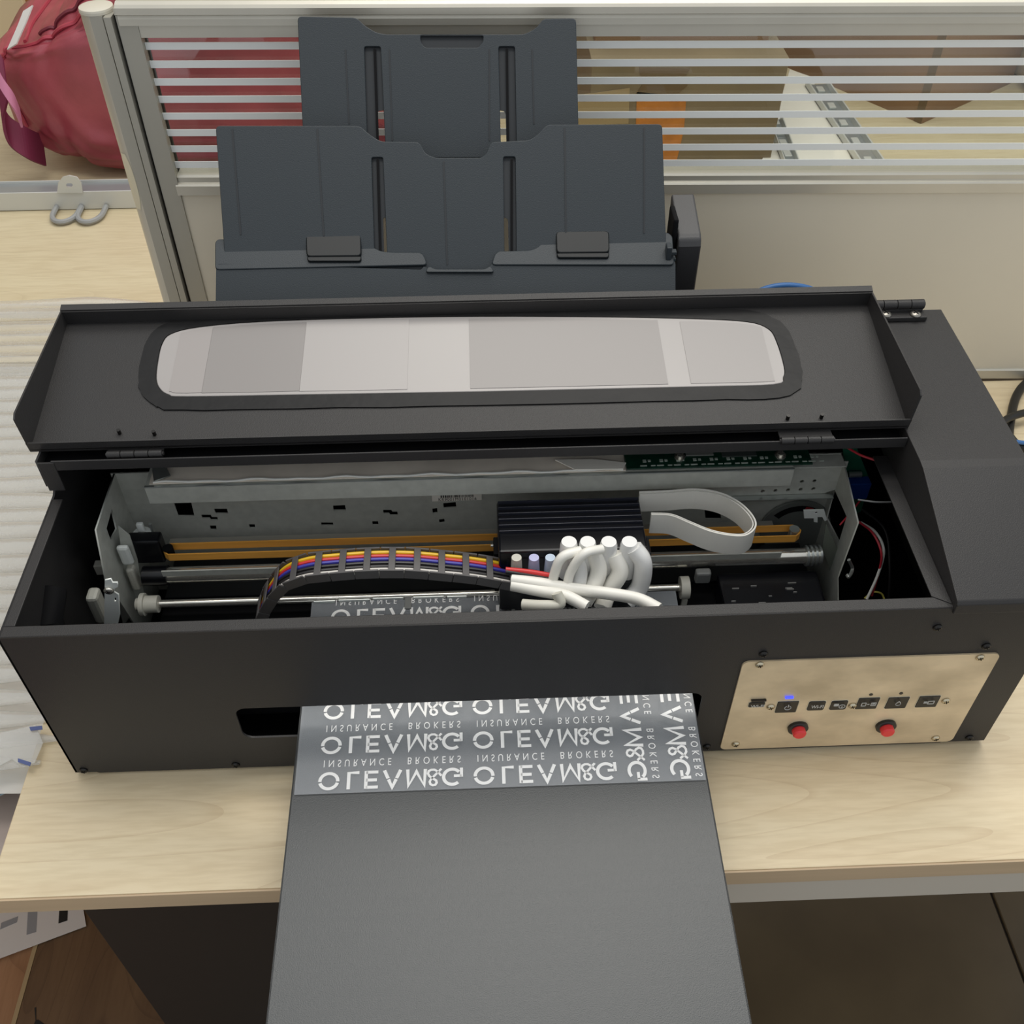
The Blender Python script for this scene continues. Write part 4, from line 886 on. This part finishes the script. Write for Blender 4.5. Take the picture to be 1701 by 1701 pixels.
# wires
def wire(pts, r, m, name='wire', label=None, yv=None):
    P = [on(x, y, 2, z) for x, y, z in pts]; return MB().tube(smoothpath(P, 8), r, 8).build(name, m, PX, label, smooth=True)
wred = mat('red_wire', (196, 48, 62), .4); wblk = mat('black_wire', (20, 20, 22), .4); wyel = mat('yellow_wire', (200, 190, 90), .4); wgry = mat('grey_wire', (120, 122, 122), .4)
wire([(1405, 742, .185), (1430, 756, .187), (1462, 768, .188), (1490, 787, .185)], .0011, wred, label='red wire crossing to the right cover')
wire([(1425, 830, .17), (1460, 834, .17), (1512, 832, .17)], .0008, wgry)
wire([(1430, 868, .13), (1455, 885, .12), (1468, 915, .11), (1458, 955, .09), (1440, 995, .07)], .0013, whitep, label='white wire')
wire([(1427, 867, .132), (1450, 886, .122), (1464, 918, .112), (1460, 950, .092), (1448, 990, .07)], .0011, wred)
wire([(1395, 872, .13), (1410, 855, .135), (1430, 830, .14)], .0008, wred)
wire([(1432, 846, .13), (1470, 880, .12), (1478, 940, .1), (1476, 1000, .07)], .0012, wblk)
wire([(1436, 994, .06), (1450, 984, .065), (1464, 986, .065), (1470, 998, .06)], .0009, wyel, label='yellow wire end')
wire([(1410, 930, .11), (1416, 945, .1), (1410, 958, .1), (1407, 955, .1)], .0016, steelb, 'lever')

# ---- carriage
cx0, cx1 = .3725, .4975
CR = MB().box(cx0, cx1, .098, .158, .088, .1655, .002).build('print_carriage', blackgloss, PX, 'glossy black print carriage')
for i, (yv, zv) in enumerate(((.154, .166), (.147, .166), (.140, .166), (.133, .166), (.126, .166), (.119, .166))):
    MB().box(cx0+.001, cx1-.001, yv, yv+.0012, .1652, .1685, .0003).build('fin', mat('fin_black', (34, 36, 46), .3), CR)
MB().box(cx0+.006, cx1+.004, .0975, .118, .120, .1585, .002).build('carriage_cover', blackgloss, CR)
MB().box(cx0-.004, cx0+.002, .11, .13, .10, .15, .001).build('side_arm', blackin, CR)
MB().cyl((cx0-.006, .14, .128), (cx0+.010, .14, .128), .0015, 10).build('pin', chrome, CR)
clearw = mat('white_cap', (226, 226, 224), .3)
for x in (945, 976, 1011, 1045):
    a = on(x, 905, 1, .090); mb = MB(); mb.tube([(a.x, .090, a.z-.035), (a.x, .090, a.z), (a.x, .090, a.z+.004)], [.0085, .0072, .0062], 20); mb.build('ink_damper', clearw, CR, 'white ink connector cap', smooth=True)
for x, m_ in ((858, creamp), (887, mat('pale_violet_cap', (188, 190, 226), .35)), (914, mat('pale_blue_cap', (196, 212, 230), .35))):
    a = on(x, 930, 1, .093); mb = MB(); mb.tube([(a.x, .093, a.z-.014), (a.x, .093, a.z+.003)], [.0050, .0042], 16); mb.build('ink_damper', m_, CR, smooth=True)
def tubep(pts, r, m, name='ink_tube', label=None):
    P = [on(x, y, 1, yv) for x, y, yv in pts]; return MB().tube(smoothpath(P, 8), r, 10).build(name, m, PX, label, smooth=True)
tubep([(1052, 910, .088), (1068, 935, .082), (1062, 975, .078), (1040, 1000, .07)], .0078, clearw)
tubep([(1020, 920, .088), (1030, 950, .080), (1012, 980, .074), (1000, 1010, .06)], .0075, whitetube)
tubep([(985, 915, .088), (995, 945, .081), (985, 975, .072), (970, 1000, .06)], .0072, whitetube)
tubep([(950, 915, .088), (962, 945, .081), (958, 980, .07), (950, 1000, .06)], .0072, clearw)
tubep([(965, 915, .083), (935, 925, .078), (922, 950, .074), (915, 985, .07)], .0042, whitetube)
tubep([(1000, 912, .083), (970, 920, .076), (948, 950, .072), (940, 985, .065)], .0040, whitetube)
tubep([(850, 963, .076), (900, 970, .07), (950, 978, .064), (1010, 986, .058), (1060, 995, .052), (1095, 1012, .04)], .0052, whitetube, label='white ink tube')
tubep([(850, 972, .072), (900, 982, .064), (940, 990, .056), (975, 1008, .045)], .0050, whitetube, label='white ink tube')
tubep([(868, 1004, .05), (900, 1006, .046), (930, 1004, .046), (925, 985, .052)], .0045, creamp)
tubep([(840, 946, .082), (880, 950, .080), (915, 956, .078)], .0022, mat('red_tube', (205, 50, 50), .35), label='red ink tube')
tubep([(840, 950, .080), (880, 956, .078), (915, 962, .076)], .0022, wblk)
# ribbon cable loop
zc_ = .158; hw = .0115
rp_ = [(1062, 817), (1110, 815), (1155, 812), (1195, 818), (1228, 834), (1250, 856), (1255, 874), (1240, 888), (1215, 889), (1180, 882), (1145, 868), (1115, 856), (1082, 854)]
P = [on(x, y, 2, zc_+hw) for x, y in rp_]; P = [Vector((p.x, min(p.y, .1695), zc_)) for p in P]
sp_ = smoothpath(P, 6)
rc = MB().ribbon(sp_, (0, 0, hw), None, .0014).build('ribbon_cable', mat('ribbon_white', (222, 220, 212), .4), PX, 'flat white ribbon cable loop')
for d_ in (-.0022,):
    P2 = []
    for i, p in enumerate(sp_):
        t = (sp_[min(i+1, len(sp_)-1)]-sp_[max(i-1, 0)]).normalized(); n = Vector((t.y, -t.x, 0)); P2.append(p+n*-d_)
    MB().ribbon(P2, (0, 0, hw*.94), None, .0010).build('ribbon_layer', MATS['ribbon_white'], rc)
# cable chain with the tubes
ych = .094
cp = [(432, 1018), (447, 985), (472, 955), (510, 940), (560, 934), (620, 930), (680, 930), (740, 935), (800, 942), (868, 955)]
CPt = smoothpath([on(x, y+4, 1, ych) for x, y in cp], 10)
tubes = ((.0095, 'yellow_tube', (232, 190, 40)), (.0055, 'red_tube', (205, 50, 50)), (.0020, 'blue_tube', (60, 60, 160)), (-.0020, 'black_tube', (30, 28, 30)), (-.0060, 'black_tube', (30, 28, 30)), (-.0095, 'white_tube2', (210, 206, 200)))
for dy, nm, col in tubes:
    mb = MB().tube([p+Vector((0, dy, .0012)) for p in CPt], .0017, 8); mb.build('ink_tube', mat(nm, col, .35), PX, smooth=True)
cm = mat('chain_grey', (82, 80, 80), .4); cl = 0; seg = [CPt[0]]
tot = sum((b-a).length for a, b in zip(CPt, CPt[1:])); NL = 13; step = tot/NL
def at_len(s_):
    for a, b in zip(CPt, CPt[1:]):
        l = (b-a).length
        if s_ <= l: return a.lerp(b, s_/l), (b-a).normalized()
        s_ -= l
    return CPt[-1], (CPt[-1]-CPt[-2]).normalized()
chn = None
for k in range(NL):
    p, t = at_len((k+.5)*step); n = Vector((0, 1, 0)); u_ = n.cross(t)*-1
    if u_.z < 0: u_ = -u_
    Mx = Matrix(((t.x, n.x, u_.x, p.x), (t.y, n.y, u_.y, p.y), (t.z, n.z, u_.z, p.z), (0, 0, 0, 1)))
    mb = MB(); s2 = step/2
    for sy in (-.0125, .0125): mb.box(-s2*.98, s2*.98, sy-.0009, sy+.0009, -.0055, .0045, .0006, Mx)
    mb.box(-s2*.28, s2*.28, -.0125, .0125, .0032, .0046, .0004, Mx); mb.box(-s2*.8, s2*.8, -.0125, .0125, -.0056, -.0044, .0004, Mx)
    o = mb.build('chain_link', cm, PX if chn is None else chn)
    if chn is None: chn = o; o.name = 'cable_chain'; o['label'] = 'grey plastic cable chain carrying coloured tubes'
MB().box(.18, .40, .05, .118, .0815, .092, .001).build('inner_crossbar', blackin, PX) if False else None

# ------------------------------------------------------------------ cables on the desk
bc = MB().tube(smoothpath([Vector(on(x, y, 1, .44)) for x, y in ((1236, 520), (1252, 490), (1285, 476), (1325, 475), (1360, 487), (1385, 520))], 8), .0030, 10).build('network_cable', mat('blue_cable', (60, 110, 170), .4), smooth=True)
tag(rebase(bc), 'blue cable arching up behind the open lid', 'cable')
pc1 = MB().tube(smoothpath([Vector(on(x, y, 2, .006)) for x, y in ((1760, 600), (1712, 630), (1690, 655), (1680, 690), (1676, 735), (1682, 790))], 8), .0052, 10).build('power_cord', mat('black_cord', (28, 27, 26), .45), smooth=True)
tag(rebase(pc1), 'black cord curving from the partition to the printer side', 'cable')
pc2 = MB().tube(smoothpath([Vector(on(x, y, 2, .0165)) for x, y in ((1655, 712), (1668, 699), (1690, 689), (1730, 680))], 8), .0045, 10).build('power_cord', MATS['black_cord'], smooth=True)
tag(rebase(pc2), 'thinner black cord crossing over the other one at the right edge', 'cable')
pc3 = MB().tube(smoothpath([Vector(on(x, y, 2, .006)) for x, y in ((1675, 725), (1690, 740), (1720, 748))], 8), .0058, 10).build('power_cord', MATS['black_cord'], smooth=True)
tag(rebase(pc3), 'short thick black cord end beside the blue one near the right edge', 'cable')
bc2 = MB().tube(smoothpath([Vector(on(x, y, 2, .015)) for x, y in ((1670, 722), (1685, 733), (1720, 737))], 8), .0025, 10).build('network_cable', MATS['blue_cable'], smooth=True)
tag(rebase(bc2), 'blue cable lying on the desk at the right edge', 'cable')

# ------------------------------------------------------------------ carton and air column wrap at left
cl_, _ = carton('cardboard_box', 'cardboard box on the floor left of the desk under the air-column wrap', -.70, -.065, .27, .80, FZ, -.035, card2)
wr = empty('air_column_wrap', (-.3, .35, -.03), 'clear air-column packing wrap lying left of the printer', 'packaging')
pl = mat('clear_plastic', (240, 240, 236), .1)
nt = pl.node_tree; nt.nodes.clear(); NN = nt.nodes.new; LL_ = nt.links.new
out = NN('ShaderNodeOutputMaterial'); tr = NN('ShaderNodeBsdfTransparent'); tr.inputs[0].default_value = (.96, .96, .95, 1)
gs = NN('ShaderNodeBsdfGlossy'); gs.inputs['Roughness'].default_value = .12; gs.inputs[0].default_value = (1, 1, 1, 1); df = NN('ShaderNodeBsdfDiffuse'); df.inputs[0].default_value = lin((232, 230, 224))+(1,)
lw = NN('ShaderNodeLayerWeight'); lw.inputs[0].default_value = .35; tcn = NN('ShaderNodeTexCoord'); nz = NN('ShaderNodeTexNoise'); nz.inputs['Scale'].default_value = 55; nz.inputs['Detail'].default_value = 4; LL_(tcn.outputs['Object'], nz.inputs[0])
bp = NN('ShaderNodeBump'); bp.inputs['Strength'].default_value = .5; bp.inputs['Distance'].default_value = .002; LL_(nz.outputs[0], bp.inputs['Height'])
for q_ in (gs, lw, df): LL_(bp.outputs[0], q_.inputs['Normal'])
m1 = NN('ShaderNodeMixShader'); m1.inputs[0].default_value = .30; LL_(tr.outputs[0], m1.inputs[1]); LL_(df.outputs[0], m1.inputs[2])
m2 = NN('ShaderNodeMixShader'); mf = NN('ShaderNodeMath'); mf.operation = 'MULTIPLY'; mf.inputs[1].default_value = .5; LL_(lw.outputs['Facing'], mf.inputs[0]); LL_(mf.outputs[0], m2.inputs[0]); LL_(m1.outputs[0], m2.inputs[1]); LL_(gs.outputs[0], m2.inputs[2]); LL_(m2.outputs[0], out.inputs[0])
from mathutils import noise
ys = .012; n_ = 31; pit = .0235
for k in range(n_):
    y = ys+k*pit; drop = 0 if y > .2 else -.0*(.2-y)
    xr = -.022 + (.0 if y > .10 else 0) - (.012 if k % 3 == 0 else 0); xl = -.62; mb = MB(); P = []; Rr = []
    zz = .004+drop
    if y > .50: xr = -.075
    elif y > .33: xr = -.045
    for i in range(25):
        t = i/24; x = xl+(xr-xl)*t; r = (.0122+.0018*noise.noise(Vector((t*9, k*3.1, 0))))*min(1, .25+5*min(t, 1-t)) if t not in (0, 1) else .002
        P.append((x, y+.0018*noise.noise(Vector((t*5, k*7, 4))), zz+.005*noise.noise(Vector((t*3, k*.6, 9))))); Rr.append(r)
    mb.tube(P, Rr, 12, sy=.6); mb.build('air_column', pl, wr, smooth=True)
sh = MB(); nx, ny = 24, 40; V = []
for j in range(ny):
    for i in range(nx):
        x = -.62+(.60)*i/(nx-1); y = -.005+.75*j/(ny-1)
        if y > .36: x = -.62+(.55)*i/(nx-1)
        V.append(sh.b.verts.new((x, y, -.018+.004*noise.noise(Vector((x*20, y*20, 0))))))
for j in range(ny-1):
    for i in range(nx-1): sh.b.faces.new((V[j*nx+i], V[j*nx+i+1], V[(j+1)*nx+i+1], V[(j+1)*nx+i]))
sh.build('backing_sheet', mat('white_plastic_sheet', (234, 231, 224), .3, alpha=.85), wr, smooth=True)
# loose front flap with blue printed marks
fo = [(-30, 1225), (60, 1205), (72, 1235), (58, 1268), (40, 1275), (20, 1262), (-30, 1290)]
fq = [on(x, y, 2, .008) for x, y in fo]; MB().prism(fq, (0, 0, .001)).build('loose_flap', pl, wr)
for pts in ([(49, 1208), (70, 1206), (71, 1212), (51, 1214)], [(30, 1260), (52, 1267), (50, 1273), (30, 1266)]):
    q = [on(x, y, 2, .0105) for x, y in pts]; MB().prism(q, (0, 0, .0005)).build('blue_mark', mat('blue_ink', (86, 100, 150), .5), wr)
bs = [on(x, y, 2, -.045) for x, y in ((-20, 1300), (44, 1272), (40, 1300), (-20, 1330))]
blue_strip = MB().prism(bs, (0, 0, -.002)).build('folded_blue_sheet', mat('pale_blue_paper', (170, 190, 200), .5), wr, 'pale blue folded strip')
pv = [on(x, y, 2, -.06) for x, y in ((-40, 1290), (48, 1275), (30, 1330), (5, 1440), (-60, 1460))]
MB().prism(pv, (0, 0, -.002)).build('grey_bag_sheet', mat('dull_plastic', (190, 176, 168), .3, alpha=.85, bump=.5, bscale=30), wr, 'dull translucent plastic sheet')
for o in list(COL.objects):
    if o.type == 'MESH' and o.parent is None and 'label' not in o and 'kind' not in o: print('UNTAGGED', o.name)
